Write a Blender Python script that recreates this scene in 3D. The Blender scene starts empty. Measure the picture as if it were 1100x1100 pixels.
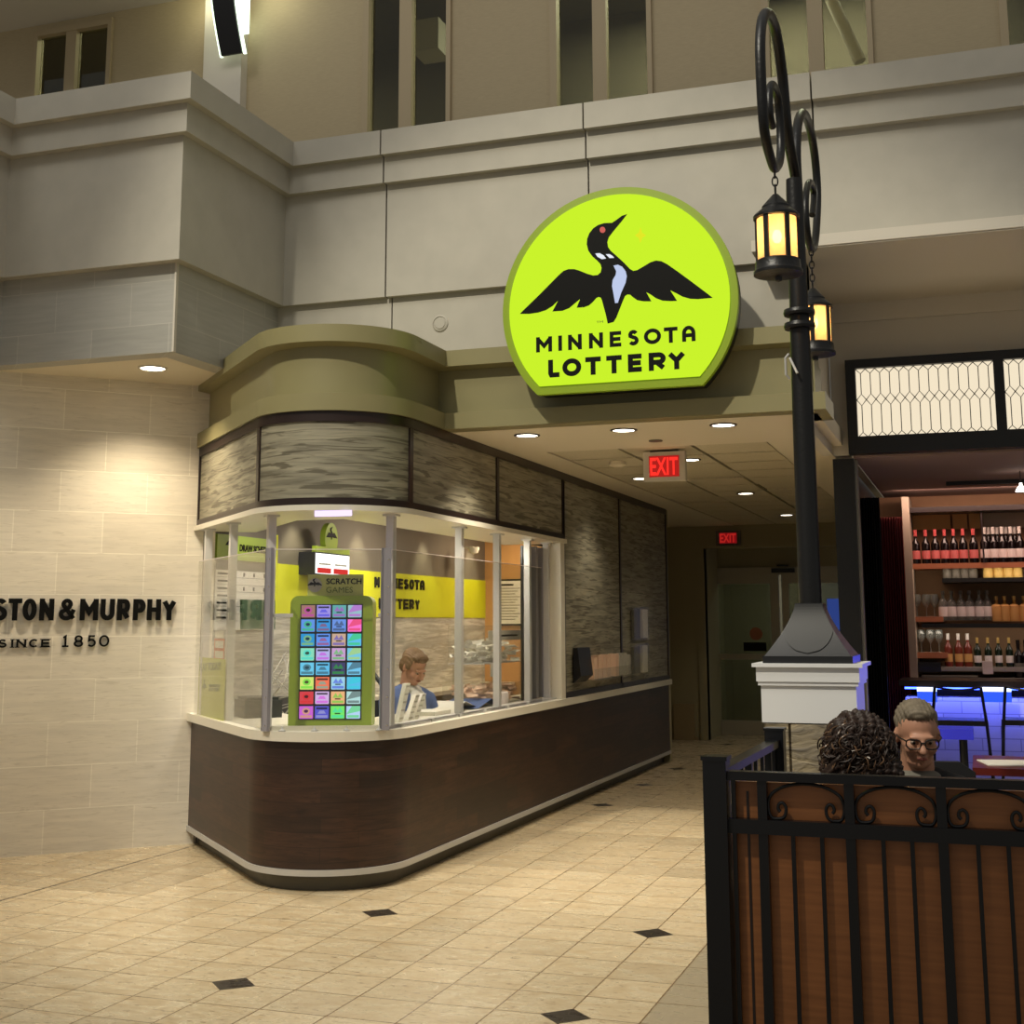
import bpy, bmesh, math, random
from mathutils import Matrix, Vector
random.seed(7)
sc = bpy.context.scene
COL = sc.collection
PI = math.pi

# ------------------------------------------------------------------ camera
EYE = Vector((0, 0, 1.56))
FPX, CYP, PITCH, YAW, ROLL = 1424.94, 438.85, 0.16035, 0.33478, 0.00309
_f = Vector((-math.sin(YAW)*math.cos(PITCH), math.cos(YAW)*math.cos(PITCH), math.sin(PITCH)))
_r = Vector((math.cos(YAW), math.sin(YAW), 0))
_d = _f.cross(_r)
CR = math.cos(ROLL)*_r + math.sin(ROLL)*_d
CD = -math.sin(ROLL)*_r + math.cos(ROLL)*_d
CF = _f
cam_d = bpy.data.cameras.new('camera'); cam = bpy.data.objects.new('camera', cam_d); COL.objects.link(cam)
cam_d.sensor_width = 36; cam_d.sensor_fit = 'HORIZONTAL'; cam_d.lens = 36*FPX/1100
cam_d.shift_y = -(550-CYP)/1100
cam_d.clip_start = .05; cam_d.clip_end = 200
M = Matrix(((CR.x, -CD.x, -CF.x), (CR.y, -CD.y, -CF.y), (CR.z, -CD.z, -CF.z)))
cam.matrix_world = Matrix.Translation(EYE) @ M.to_4x4()
sc.camera = cam

def ray(u, v): return CR*((u-550)/FPX) + CD*((v-CYP)/FPX) + CF
def onZ(u, v, z): d = ray(u, v); return EYE + d*((z-EYE.z)/d.z)
def onY(u, v, y): d = ray(u, v); return EYE + d*(y/d.y)
def onX(u, v, x): d = ray(u, v); return EYE + d*(x/d.x)

# ------------------------------------------------------------------ materials
def lin(c):
    return tuple(((x/255)/12.92 if x/255 <= .04045 else ((x/255+.055)/1.055)**2.4) for x in c)
MATS = {}
def newmat(name):
    m = bpy.data.materials.new(name); m.use_nodes = True
    nt = m.node_tree; b = nt.nodes['Principled BSDF']; MATS[name] = m
    return m, nt, b
def mat(name, c, rough=.6, metal=0, emit=None, es=0, spec=None, noise=0, nscale=20, stretch=(1, 1, 1), bump=0):
    m, nt, b = newmat(name)
    b.inputs['Base Color'].default_value = (*lin(c), 1); b.inputs['Roughness'].default_value = rough
    b.inputs['Metallic'].default_value = metal
    if spec is not None: b.inputs['Specular IOR Level'].default_value = spec
    if emit: b.inputs['Emission Color'].default_value = (*lin(emit), 1); b.inputs['Emission Strength'].default_value = es
    if noise or bump:
        tc = nt.nodes.new('ShaderNodeTexCoord'); mp = nt.nodes.new('ShaderNodeMapping'); mp.inputs['Scale'].default_value = stretch
        n = nt.nodes.new('ShaderNodeTexNoise'); n.inputs['Scale'].default_value = nscale; n.inputs['Detail'].default_value = 6
        nt.links.new(tc.outputs['Object'], mp.inputs[0]); nt.links.new(mp.outputs[0], n.inputs['Vector'])
        if noise:
            r = nt.nodes.new('ShaderNodeMapRange'); r.inputs['From Min'].default_value = .3; r.inputs['From Max'].default_value = .7
            r.inputs['To Min'].default_value = 1-noise; r.inputs['To Max'].default_value = 1+noise*.6
            h = nt.nodes.new('ShaderNodeHueSaturation'); h.inputs['Color'].default_value = (*lin(c), 1)
            nt.links.new(n.outputs['Fac'], r.inputs['Value']); nt.links.new(r.outputs[0], h.inputs['Value']); nt.links.new(h.outputs[0], b.inputs['Base Color'])
        if bump:
            bp = nt.nodes.new('ShaderNodeBump'); bp.inputs['Strength'].default_value = bump; bp.inputs['Distance'].default_value = .01
            nt.links.new(n.outputs['Fac'], bp.inputs['Height']); nt.links.new(bp.outputs[0], b.inputs['Normal'])
    return m
def emis(name, c, s):
    m = bpy.data.materials.new(name); m.use_nodes = True; nt = m.node_tree; nt.nodes.clear()
    o = nt.nodes.new('ShaderNodeOutputMaterial'); e = nt.nodes.new('ShaderNodeEmission'); e.inputs[0].default_value = (*lin(c), 1); e.inputs[1].default_value = s
    nt.links.new(e.outputs[0], o.inputs[0]); MATS[name] = m; return m
class N:   # small node expression helper
    def __init__(s, nt): s.nt = nt
    def m(s, op, a, b=None, c=None):
        n = s.nt.nodes.new('ShaderNodeMath'); n.operation = op
        for i, v in enumerate((a, b, c)):
            if v is None: continue
            if isinstance(v, (int, float)): n.inputs[i].default_value = v
            else: s.nt.links.new(v, n.inputs[i])
        return n.outputs[0]
    def mix(s, f, a, b, mode='MIX'):
        n = s.nt.nodes.new('ShaderNodeMix'); n.data_type = 'RGBA'; n.blend_type = mode
        for k, v in ((0, f), (6, a), (7, b)):
            if isinstance(v, (int, float)): n.inputs[k].default_value = v
            elif isinstance(v, tuple): n.inputs[k].default_value = (*v, 1)
            else: s.nt.links.new(v, n.inputs[k])
        return n.outputs[2]
    def noise(s, vec, scale, stretch=(1, 1, 1), detail=5, dist=0):
        mp = s.nt.nodes.new('ShaderNodeMapping'); mp.inputs['Scale'].default_value = stretch; s.nt.links.new(vec, mp.inputs[0])
        n = s.nt.nodes.new('ShaderNodeTexNoise'); n.inputs['Scale'].default_value = scale; n.inputs['Detail'].default_value = detail
        n.inputs['Distortion'].default_value = dist
        s.nt.links.new(mp.outputs[0], n.inputs['Vector']); return n.outputs['Fac']
    def ramp(s, v, a, b, lo=0, hi=1):
        r = s.nt.nodes.new('ShaderNodeMapRange'); s.nt.links.new(v, r.inputs[0])
        for i, x in ((1, a), (2, b), (3, lo), (4, hi)): r.inputs[i].default_value = x
        return r.outputs[0]

def glassmat(name, tint=(255, 255, 255), refl=1.0, rough=.02, body=0.0, bodyc=(230, 230, 220)):
    m = bpy.data.materials.new(name); m.use_nodes = True; nt = m.node_tree; nt.nodes.clear()
    o = nt.nodes.new('ShaderNodeOutputMaterial'); t = nt.nodes.new('ShaderNodeBsdfTransparent'); t.inputs[0].default_value = (*lin(tint), 1)
    g = nt.nodes.new('ShaderNodeBsdfGlossy'); g.inputs['Roughness'].default_value = rough
    lw = nt.nodes.new('ShaderNodeLayerWeight'); lw.inputs[0].default_value = .5; n = N(nt)
    fac = n.m('MULTIPLY', n.m('ADD', n.m('MULTIPLY', n.m('POWER', lw.outputs['Facing'], 5.), .96), .04), refl)
    mx = nt.nodes.new('ShaderNodeMixShader'); nt.links.new(n.m('MINIMUM', fac, 1.), mx.inputs[0])
    nt.links.new(t.outputs[0], mx.inputs[1]); nt.links.new(g.outputs[0], mx.inputs[2]); last = mx
    if body:
        df = nt.nodes.new('ShaderNodeBsdfDiffuse'); df.inputs[0].default_value = (*lin(bodyc), 1)
        m2 = nt.nodes.new('ShaderNodeMixShader'); m2.inputs[0].default_value = body
        nt.links.new(mx.outputs[0], m2.inputs[1]); nt.links.new(df.outputs[0], m2.inputs[2]); last = m2
    nt.links.new(last.outputs[0], o.inputs[0]); MATS[name] = m; return m

def floor_material():
    m, nt, b = newmat('cream_marble_tiles'); n = N(nt)
    tc = nt.nodes.new('ShaderNodeTexCoord'); sp = nt.nodes.new('ShaderNodeSeparateXYZ'); nt.links.new(tc.outputs['Object'], sp.inputs[0])
    T = .304712
    u = n.m('DIVIDE', n.m('ADD', sp.outputs[0], 3.18377), T); v = n.m('DIVIDE', n.m('SUBTRACT', sp.outputs[1], 5.40549), T)
    fu = n.m('FLOOR', u); fv = n.m('FLOOR', v)
    du = n.m('ABSOLUTE', n.m('SUBTRACT', u, n.m('ROUND', u))); dv = n.m('ABSOLUTE', n.m('SUBTRACT', v, n.m('ROUND', v)))
    gr = n.m('LESS_THAN', n.m('MINIMUM', du, dv), .011)
    u5 = n.m('DIVIDE', u, 5.); v5 = n.m('DIVIDE', v, 5.)
    au = n.m('MULTIPLY', n.m('ABSOLUTE', n.m('SUBTRACT', u5, n.m('ROUND', u5))), 5.); av = n.m('MULTIPLY', n.m('ABSOLUTE', n.m('SUBTRACT', v5, n.m('ROUND', v5))), 5.)
    dia = n.m('LESS_THAN', n.m('ADD', au, av), .36)
    gap = n.m('MULTIPLY', n.m('GREATER_THAN', v, 7.), n.m('LESS_THAN', v, 18.))
    dia = n.m('MULTIPLY', dia, n.m('SUBTRACT', 1., gap)); dia = n.m('MULTIPLY', dia, n.m('GREATER_THAN', u, -3.))
    cx = nt.nodes.new('ShaderNodeCombineXYZ'); nt.links.new(fu, cx.inputs[0]); nt.links.new(fv, cx.inputs[1])
    wn = nt.nodes.new('ShaderNodeTexWhiteNoise'); wn.noise_dimensions = '3D'; nt.links.new(cx.outputs[0], wn.inputs['Vector'])
    rnd = wn.outputs['Value']
    # marble
    off = nt.nodes.new('ShaderNodeVectorMath'); off.operation = 'ADD'; nt.links.new(tc.outputs['Object'], off.inputs[0])
    sc_ = nt.nodes.new('ShaderNodeVectorMath'); sc_.operation = 'SCALE'; nt.links.new(wn.outputs['Color'], sc_.inputs[0]); sc_.inputs['Scale'].default_value = 7
    nt.links.new(sc_.outputs[0], off.inputs[1])
    n1 = n.noise(off.outputs[0], 6, (1, 2.2, 1), 8, 1.2); n2 = n.noise(off.outputs[0], 22, (1, 2.5, 1), 4, .6)
    base = n.mix(n.ramp(n1, .35, .7), lin((222, 205, 172)), lin((197, 174, 136)))
    base = n.mix(n.ramp(n2, .60, .70, 0, .8), base, lin((142, 114, 82)))
    val = n.ramp(rnd, 0, 1, .93, 1.07)
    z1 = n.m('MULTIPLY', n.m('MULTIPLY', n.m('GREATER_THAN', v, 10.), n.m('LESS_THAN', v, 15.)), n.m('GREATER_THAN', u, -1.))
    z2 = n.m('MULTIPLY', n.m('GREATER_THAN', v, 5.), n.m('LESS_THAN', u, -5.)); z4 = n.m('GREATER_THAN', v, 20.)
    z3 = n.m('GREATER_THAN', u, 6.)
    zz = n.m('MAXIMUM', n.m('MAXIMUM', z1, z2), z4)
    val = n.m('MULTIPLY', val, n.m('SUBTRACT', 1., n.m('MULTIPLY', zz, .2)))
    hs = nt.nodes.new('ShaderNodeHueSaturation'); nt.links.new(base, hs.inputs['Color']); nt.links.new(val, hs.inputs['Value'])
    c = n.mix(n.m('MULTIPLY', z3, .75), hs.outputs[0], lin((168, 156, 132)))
    c = n.mix(gr, c, lin((120, 92, 58)))
    jx = n.m('LESS_THAN', n.m('ABSOLUTE', n.m('ADD', u, 7.22)), .03)
    c = n.mix(jx, c, lin((70, 50, 32)))
    c = n.mix(dia, c, lin((52, 45, 38)))
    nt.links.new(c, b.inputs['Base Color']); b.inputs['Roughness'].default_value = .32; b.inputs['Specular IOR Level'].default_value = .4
    nt.links.new(n.ramp(n1, .3, .7, .22, .38), b.inputs['Roughness'])
    return m

def uvtile(name, c1, c2, mortar, bw, bh, msz=.004, grain=.12, rough=.5, offset=.5, squash=1, spots=None, gs=(1.2, 16, 1), gsc=3.0, gc=None):
    """brick-laid panels read from the UV map (u along the wall, v height, metres)"""
    m, nt, b = newmat(name); n = N(nt)
    uv = nt.nodes.new('ShaderNodeUVMap')
    br = nt.nodes.new('ShaderNodeTexBrick'); nt.links.new(uv.outputs[0], br.inputs['Vector'])
    br.inputs['Color1'].default_value = (*lin(c1), 1); br.inputs['Color2'].default_value = (*lin(c2), 1); br.inputs['Mortar'].default_value = (*lin(mortar), 1)
    br.inputs['Scale'].default_value = 1; br.inputs['Mortar Size'].default_value = msz; br.inputs['Mortar Smooth'].default_value = .1
    br.inputs['Brick Width'].default_value = bw; br.inputs['Row Height'].default_value = bh; br.inputs['Bias'].default_value = 0
    br.offset = offset; br.squash = squash
    g = n.noise(uv.outputs[0], gsc, gs, 8, .6)
    col = br.outputs['Color']
    hs = nt.nodes.new('ShaderNodeHueSaturation'); nt.links.new(col, hs.inputs['Color']); nt.links.new(n.ramp(g, .25, .75, 1-grain, 1+grain*.7), hs.inputs['Value'])
    col = hs.outputs[0]
    if gc:
        g2 = n.noise(uv.outputs[0], gsc*2.2, gs, 6, 1.4); col = n.mix(n.ramp(g2, .55, .68, 0, .7), col, lin(gc))
    nt.links.new(col, b.inputs['Base Color']); b.inputs['Roughness'].default_value = rough
    return m

def wavy_laminate(name, c, dark, rough=.5):
    m, nt, b = newmat(name); n = N(nt)
    uv = nt.nodes.new('ShaderNodeUVMap')
    g = n.noise(uv.outputs[0], 1.8, (1.0, 11, 1), 8, .9); g2 = n.noise(uv.outputs[0], 2.4, (1.0, 16, 1), 7, 1.3)
    col = n.mix(n.ramp(g, .36, .66), lin(c), lin(tuple(x*.72 for x in c)))
    col = n.mix(n.ramp(g2, .53, .60, 0, .85), col, lin(dark))
    nt.links.new(col, b.inputs['Base Color']); b.inputs['Roughness'].default_value = rough; return m

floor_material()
uvtile('cream_stone_tile', (228, 220, 203), (218, 209, 191), (240, 233, 216), .61, .295, .0035, .10, .45, gs=(1, 10, 1), gc=(204, 195, 176))
uvtile('grey_stone_tile', (174, 172, 164), (164, 162, 154), (188, 185, 175), .61, .295, .003, .10, .5, gs=(1, 12, 1))
uvtile('dark_wood_planks', (66, 42, 29), (40, 26, 18), (18, 12, 8), .62, .085, .0012, .5, .42, .37, gs=(1, 9, 1), gsc=4, gc=(30, 17, 11))
uvtile('white_brick', (205, 205, 215), (190, 190, 202), (150, 150, 165), .3, .1, .004, .05, .4)
wavy_laminate('grey_wood_laminate', (158, 152, 130), (86, 80, 64))
wavy_laminate('light_laminate', (222, 219, 208), (168, 164, 150))
mat('plaster', (182, 177, 164), .75, noise=.05, nscale=6)
mat('plaster_light', (205, 198, 184), .7)
mat('tan_wallpaper', (176, 160, 128), .7, noise=.08, nscale=30, stretch=(.6, .6, 8))
mat('window_trim', (172, 155, 124), .6)
mat('dim_pane_room', (112, 104, 88), .9)
mat('joint_dark', (70, 64, 50), .9)
mat('green_paint', (140, 133, 94), .42, noise=.03, nscale=5)
mat('ceiling_plaster', (220, 210, 188), .8)
mat('ceiling_tile', (204, 194, 168), .9, noise=.1, nscale=60)
mat('ceiling_groove', (60, 48, 34), .9)
mat('black_frame', (38, 25, 22), .35)
mat('soft_white_laminate', (218, 212, 196), .35)
mat('toe_kick', (80, 75, 62), .5)
mat('brushed_metal', (186, 184, 180), .4, .25)
mat('aluminium', (206, 203, 200), .45, .1)
mat('dark_aluminium', (150, 147, 154), .45, .1)
mat('screw', (220, 220, 220), .2, 1)
glassmat('acrylic', (253, 253, 251), 1.25, .01)
glassmat('acrylic_box', (250, 250, 248), .25, .08, .05)
glassmat('window_glass', (190, 194, 180), 1.6, .02)
glassmat('clear_bottle_glass', (200, 205, 200), 2.2, .05, .12)
mat('wall_grey', (112, 104, 92), .8)
mat('wall_yellow', (208, 212, 18), .6)
mat('orange_wall', (196, 148, 92), .7)
mat('ink', (9, 9, 8), .6, spec=.15)
mat('paper', (226, 222, 210), .7)
mat('paper_grey', (176, 172, 160), .7)
mat('lime_paper', (196, 200, 96), .7)
mat('lime', (142, 164, 52), .4)
mat('lime_dark', (96, 112, 20), .4)
mat('red', (196, 40, 36), .5)
mat('orange_paper', (214, 108, 70), .6)
mat('blue_cloth', (76, 98, 150), .8, noise=.12, nscale=14)
mat('navy_cloth', (24, 26, 44), .8)
mat('charcoal_cloth', (22, 22, 26), .85)
mat('grey_cloth', (112, 108, 98), .85)
mat('white_cloth', (210, 206, 196), .8)
mat('skin', (186, 136, 110), .5, noise=.05, nscale=30)
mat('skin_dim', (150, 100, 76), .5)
mat('lips', (160, 92, 80), .5)
mat('hair_grey', (120, 108, 90), .7, noise=.3, nscale=50, stretch=(1, 1, .3))
mat('hair_brown', (124, 96, 66), .6, noise=.3, nscale=60)
mat('curly_hair', (52, 35, 26), .55, noise=.4, nscale=20)
mat('curl_light', (112, 84, 60), .35)
mat('eye_white', (160, 142, 128), .4)
mat('iron', (26, 26, 27), .38, .3, bump=.15, nscale=90)
mat('black_rail', (17, 17, 21), .32, .2)
mat('satin_black', (31, 31, 33), .42, .3)
mat('rail_wood', (156, 98, 54), .4, noise=.2, nscale=5, stretch=(1, 1, 14))
mat('white_paint', (236, 236, 236), .5)
mat('black_paint', (12, 11, 12), .4)
mat('curtain_black', (10, 9, 11), .8)
mat('curtain_red', (96, 18, 18), .8)
mat('bar_ceiling', (150, 126, 118), .8)
mat('bar_wall', (150, 116, 84), .7, noise=.1, nscale=8)
mat('bar_plaster', (170, 156, 138), .8)
mat('shelf_copper', (176, 110, 76), .5)
mat('shelf_black', (18, 14, 13), .4)
mat('bottle_dark', (20, 12, 12), .15)
mat('bottle_green', (24, 34, 20), .15)
mat('bottle_rose', (110, 44, 30), .15)
mat('bottle_amber', (160, 118, 58), .2)
mat('label_white', (226, 214, 210), .6)
mat('label_pink', (214, 112, 110), .6)
mat('label_tan', (206, 156, 92), .6)
mat('label_yellow', (222, 190, 110), .6)
mat('foil_pink', (224, 96, 96), .4)
mat('foil_gold', (206, 170, 100), .3, .5)
mat('foil_white', (230, 222, 214), .4)
mat('table_red', (92, 30, 24), .3)
mat('box_grey', (150, 146, 138), .6)
mat('machine_black', (22, 22, 24), .35)
mat('machine_grey', (96, 92, 84), .5)
mat('dark_green', (52, 84, 54), .6)
mat('door_metal', (176, 170, 152), .45, .1)
mat('door_wall', (158, 150, 120), .8)
mat('wainscot', (160, 142, 108), .5)
mat('outside_dark', (40, 38, 34), .9)
emis('sign_face', (202, 243, 44), 1.0)
mat('sign_rim', (128, 150, 22), .4, emit=(140, 170, 20), es=.12)
emis('downlight', (255, 244, 222), 9)
emis('exit_red', (255, 50, 40), 1.2)
emis('exit_glow', (196, 40, 34), .75)
emis('exit_dim', (150, 20, 24), .55)
emis('lamp_bulb', (255, 214, 130), 22)
emis('led_blue', (60, 90, 255), 9)
emis('blue_screen', (50, 90, 235), 1.2)
emis('led_white', (200, 215, 255), 3)
emis('strip_violet', (214, 196, 245), 1.6)
emis('transom_glow', (250, 234, 204), .95)
emis('display_white', (250, 250, 250), 1.8)
emis('display_red', (228, 50, 44), 1.0)
emis('sconce_glass', (236, 255, 226), 2.2)
emis('pendant_glow', (255, 244, 230), 6)
def amber():
    m = bpy.data.materials.new('amber_glass'); m.use_nodes = True; nt = m.node_tree; nt.nodes.clear(); n = N(nt)
    o = nt.nodes.new('ShaderNodeOutputMaterial'); t = nt.nodes.new('ShaderNodeBsdfTransparent'); t.inputs[0].default_value = (*lin((255, 224, 170)), 1)
    tl = nt.nodes.new('ShaderNodeBsdfTranslucent'); tl.inputs[0].default_value = (*lin((250, 206, 150)), 1)
    e = nt.nodes.new('ShaderNodeEmission'); e.inputs[0].default_value = (*lin((255, 182, 112)), 1); e.inputs[1].default_value = .62
    a = nt.nodes.new('ShaderNodeAddShader'); nt.links.new(tl.outputs[0], a.inputs[0]); nt.links.new(e.outputs[0], a.inputs[1])
    mx = nt.nodes.new('ShaderNodeMixShader'); mx.inputs[0].default_value = .8
    nt.links.new(t.outputs[0], mx.inputs[1]); nt.links.new(a.outputs[0], mx.inputs[2]); nt.links.new(mx.outputs[0], o.inputs[0]); MATS['amber_glass'] = m
amber()
def stone_mat():
    m, nt, b = newmat('field_stone'); n = N(nt)
    tc = nt.nodes.new('ShaderNodeTexCoord')
    g = n.noise(tc.outputs['Object'], 5, (1, 1, 3), 8, 1.5)
    c = n.mix(n.ramp(g, .3, .7), lin((176, 160, 128)), lin((118, 110, 98)))
    nt.links.new(c, b.inputs['Base Color']); b.inputs['Roughness'].default_value = .8
    bp = nt.nodes.new('ShaderNodeBump'); bp.inputs['Strength'].default_value = .9; bp.inputs['Distance'].default_value = .02
    nt.links.new(g, bp.inputs['Height']); nt.links.new(bp.outputs[0], b.inputs['Normal'])
stone_mat()

# ------------------------------------------------------------------ builders
WM = {}
def tag(o, label=None, cat=None, group=None, kind=None):
    if label: o['label'] = label
    if cat: o['category'] = cat
    if group: o['group'] = group
    if kind: o['kind'] = kind
    return o
def thing(name, loc, label, cat, group=None, rz=0):
    o = bpy.data.objects.new(name, None); COL.objects.link(o); o.empty_display_size = .1
    o.location = loc; o.rotation_euler = (0, 0, rz)
    WM[o] = Matrix.Translation(Vector(loc)) @ Matrix.Rotation(rz, 4, 'Z')
    return tag(o, label, cat, group)
I4 = Matrix.Identity(4)
class MB:
    def __init__(s, xf=None): s.v = []; s.f = []; s.m = []; s.uv = []; s.xf = xf; s.mi = 0
    def add(s, vs, fs, uvs=None, mi=None):
        n = len(s.v)
        s.v += [(s.xf @ Vector(p)) if s.xf else Vector(p) for p in vs]
        s.uv += (uvs if uvs else [(p[0]+p[1], p[2]) for p in vs])
        for f in fs: s.f.append([n+i for i in f]); s.m.append(s.mi if mi is None else mi)
        return s
    def box(s, x0, x1, y0, y1, z0, z1, mi=None):
        vs = [(x, y, z) for z in (z0, z1) for y in (y0, y1) for x in (x0, x1)]
        return s.add(vs, [(0, 2, 3, 1), (4, 5, 7, 6), (0, 1, 5, 4), (2, 6, 7, 3), (0, 4, 6, 2), (1, 3, 7, 5)], None, mi)
    def seg(s, p0, p1, th, z0, z1, mi=None):   # vertical wall slab between two plan points, thickness to the left
        p0 = Vector(p0); p1 = Vector(p1); d = (p1-p0); L = d.length; d /= L; nn = Vector((-d.y, d.x))*th
        q = [p0, p1, p1+nn, p0+nn]; us = [0, L, L, 0]
        vs = [(a.x, a.y, z) for z in (z0, z1) for a in q]; uvs = [(us[i], z) for z in (z0, z1) for i in range(4)]
        return s.add(vs, [(0, 1, 5, 4), (1, 2, 6, 5), (2, 3, 7, 6), (3, 0, 4, 7), (0, 3, 2, 1), (4, 5, 6, 7)], uvs, mi)
    def prism(s, poly, fn, d0, d1, mi=None):
        n = len(poly); vs = [fn(u, v, d0) for u, v in poly]+[fn(u, v, d1) for u, v in poly]
        fs = [list(range(n))[::-1], list(range(n, 2*n))]+[(i, (i+1) % n, n+(i+1) % n, n+i) for i in range(n)]
        return s.add(vs, fs, None, mi)
    def tube(s, path, r, n=8, mi=None, closed=False, caps=True):
        P = [Vector(p) for p in path]; R = r if isinstance(r, (list, tuple)) else [r]*len(P)
        vs = []; up = None; k = len(P)
        for i, p in enumerate(P):
            a = P[i-1] if (i > 0 or closed) else p; b = P[(i+1) % k] if (i < k-1 or closed) else p
            t = (b-a).normalized()
            if up is None: up = Vector((0, 0, 1)) if abs(t.z) < .9 else Vector((1, 0, 0))
            x = up.cross(t).normalized(); up = t.cross(x).normalized()
            vs += [p+(x*math.cos(2*PI*j/n)+up*math.sin(2*PI*j/n))*R[i] for j in range(n)]
        fs = []
        for i in range(k if closed else k-1):
            for j in range(n): fs.append((i*n+j, i*n+(j+1) % n, ((i+1) % k)*n+(j+1) % n, ((i+1) % k)*n+j))
        if caps and not closed: fs += [list(range(n))[::-1], list(range((k-1)*n, k*n))]
        return s.add(vs, fs, None, mi)
    def lathe(s, prof, c=(0, 0, 0), n=20, mi=None, axis=None):
        c = Vector(c); vs = []; k = len(prof)
        for r, z in prof:
            for j in range(n):
                p = Vector((r*math.cos(2*PI*j/n), r*math.sin(2*PI*j/n), z))
                if axis: p = axis @ p
                vs.append(c+p)
        fs = [(i*n+j, i*n+(j+1) % n, (i+1)*n+(j+1) % n, (i+1)*n+j) for i in range(k-1) for j in range(n)]
        fs += [list(range(n))[::-1], list(range((k-1)*n, k*n))]
        mis = mi
        if isinstance(mi, (list, tuple)):
            n0 = len(s.f); s.add(vs, fs, None, 0)
            for i in range(k-1):
                for j in range(n): s.m[n0+i*n+j] = mi[i]
            s.m[-2] = mi[0]; s.m[-1] = mi[-1]; return s
        return s.add(vs, fs, None, mi)
    def ell(s, c, r, nu=16, nv=10, mi=None, rot=None):
        c = Vector(c); vs = []
        for i in range(1, nv):
            th = PI*i/nv
            for j in range(nu):
                p = Vector((r[0]*math.sin(th)*math.cos(2*PI*j/nu), r[1]*math.sin(th)*math.sin(2*PI*j/nu), r[2]*math.cos(th)))
                vs.append(c+(rot @ p if rot else p))
        for z in (r[2], -r[2]):
            p = Vector((0, 0, z)); vs.append(c+(rot @ p if rot else p))
        fs = [(i*nu+j, (i+1)*nu+j, (i+1)*nu+(j+1) % nu, i*nu+(j+1) % nu) for i in range(nv-2) for j in range(nu)]
        t = len(vs)-2
        fs += [(t, j, (j+1) % nu) for j in range(nu)]+[(t+1, (nv-2)*nu+(j+1) % nu, (nv-2)*nu+j) for j in range(nu)]
        return s.add(vs, fs, None, mi)
    def sweep(s, path, prof, mi=None):
        """closed profile [(offset to the right of travel, z)] along a plan path, mitred"""
        P = [Vector(p) for p in path]; k = len(P); n = len(prof); vs = []; uvs = []; L = 0
        per = [0]
        for a, b in zip(prof, prof[1:]): per.append(per[-1]+math.dist(a, b))
        for i, p in enumerate(P):
            if i: L += (p-P[i-1]).length
            d1 = (p-P[i-1]).normalized() if i else (P[1]-p).normalized(); d2 = (P[i+1]-p).normalized() if i < k-1 else d1
            n1 = Vector((d1.y, -d1.x)); n2 = Vector((d2.y, -d2.x)); nn = (n1+n2); nn = nn/(nn.length_squared/2) if nn.length else n1
            for j, (o, z) in enumerate(prof): vs.append((p.x+nn.x*o, p.y+nn.y*o, z)); uvs.append((L, z))
        fs = [(i*n+j, (i+1)*n+j, (i+1)*n+(j+1) % n, i*n+(j+1) % n) for i in range(k-1) for j in range(n)]
        fs += [list(range(n)), list(range((k-1)*n, k*n))[::-1]]
        return s.add(vs, fs, uvs, mi)
    def build(s, name, mats, parent=None, smooth=False, base=None):
        if isinstance(mats, str): mats = [mats]
        me = bpy.data.meshes.new(name); ob = bpy.data.objects.new(name, me); COL.objects.link(ob)
        if parent is not None:
            W = WM[parent]; ob.parent = parent; inv = W.inverted(); WM[ob] = W; vs = [inv @ p for p in s.v]
        else:
            if base is None:
                xs = [p.x for p in s.v]; ys = [p.y for p in s.v]; base = ((min(xs)+max(xs))/2, (min(ys)+max(ys))/2, min(p.z for p in s.v))
            base = Vector(base); ob.location = base; WM[ob] = Matrix.Translation(base); vs = [p-base for p in s.v]
        me.from_pydata([tuple(p) for p in vs], [], s.f)
        for m in mats: me.materials.append(MATS[m])
        for p, mi in zip(me.polygons, s.m): p.material_index = mi
        ul = me.uv_layers.new(name='UVMap')
        for lp in me.loops: ul.data[lp.index].uv = s.uv[lp.vertex_index]
        bm = bmesh.new(); bm.from_mesh(me); bmesh.ops.recalc_face_normals(bm, faces=bm.faces); bm.to_mesh(me); bm.free()
        if smooth:
            for p in me.polygons: p.use_smooth = True
            try: me.set_sharp_from_angle(angle=math.radians(smooth if smooth is not True else 40))
            except Exception: pass
        return ob
def struct(name, mb, mats, base=(0, 0, 0), parent=None, **k):
    o = mb.build(name, mats, parent, base=base, **k)
    if parent is None: o['kind'] = 'structure'
    return o
def dup(o, parent=None, mesh=True):
    c = o.copy(); COL.objects.link(c)
    if parent is not None: c.parent = parent
    for ch in o.children: dup(ch, c)
    return c
def blob(name, prims, mt, parent, voxel=.008, smooth=6, disp=None):
    """union of capsules and ellipsoids grown into one continuous skin"""
    mb = MB()
    for p in prims:
        if p[0] == 'e': mb.ell(p[1], p[2], 20, 14, rot=p[3] if len(p) > 3 else None)
        else:
            a, b, r0, r1 = Vector(p[1]), Vector(p[2]), p[3], p[4]
            mb.ell(a, (r0,)*3, 16, 10); mb.ell(b, (r1,)*3, 16, 10)
            mb.tube([a, a.lerp(b, .33), a.lerp(b, .66), b], [r0, r0*.67+r1*.33, r0*.33+r1*.67, r1], 16)
    ob = mb.build(name, mt, parent)
    r = ob.modifiers.new('r', 'REMESH'); r.mode = 'VOXEL'; r.voxel_size = voxel
    sm = ob.modifiers.new('s', 'SMOOTH'); sm.iterations = smooth; sm.factor = .5
    bpy.context.view_layer.update()
    dg = bpy.context.evaluated_depsgraph_get()
    me = bpy.data.meshes.new_from_object(ob.evaluated_get(dg)); ob.modifiers.clear()
    if disp:
        for v in me.vertices: v.co += Vector(v.normal)*disp(v.co)
    me.materials.clear(); me.materials.append(MATS[mt]); ob.data = me
    for p in me.polygons: p.use_smooth = True
    return ob
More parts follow.
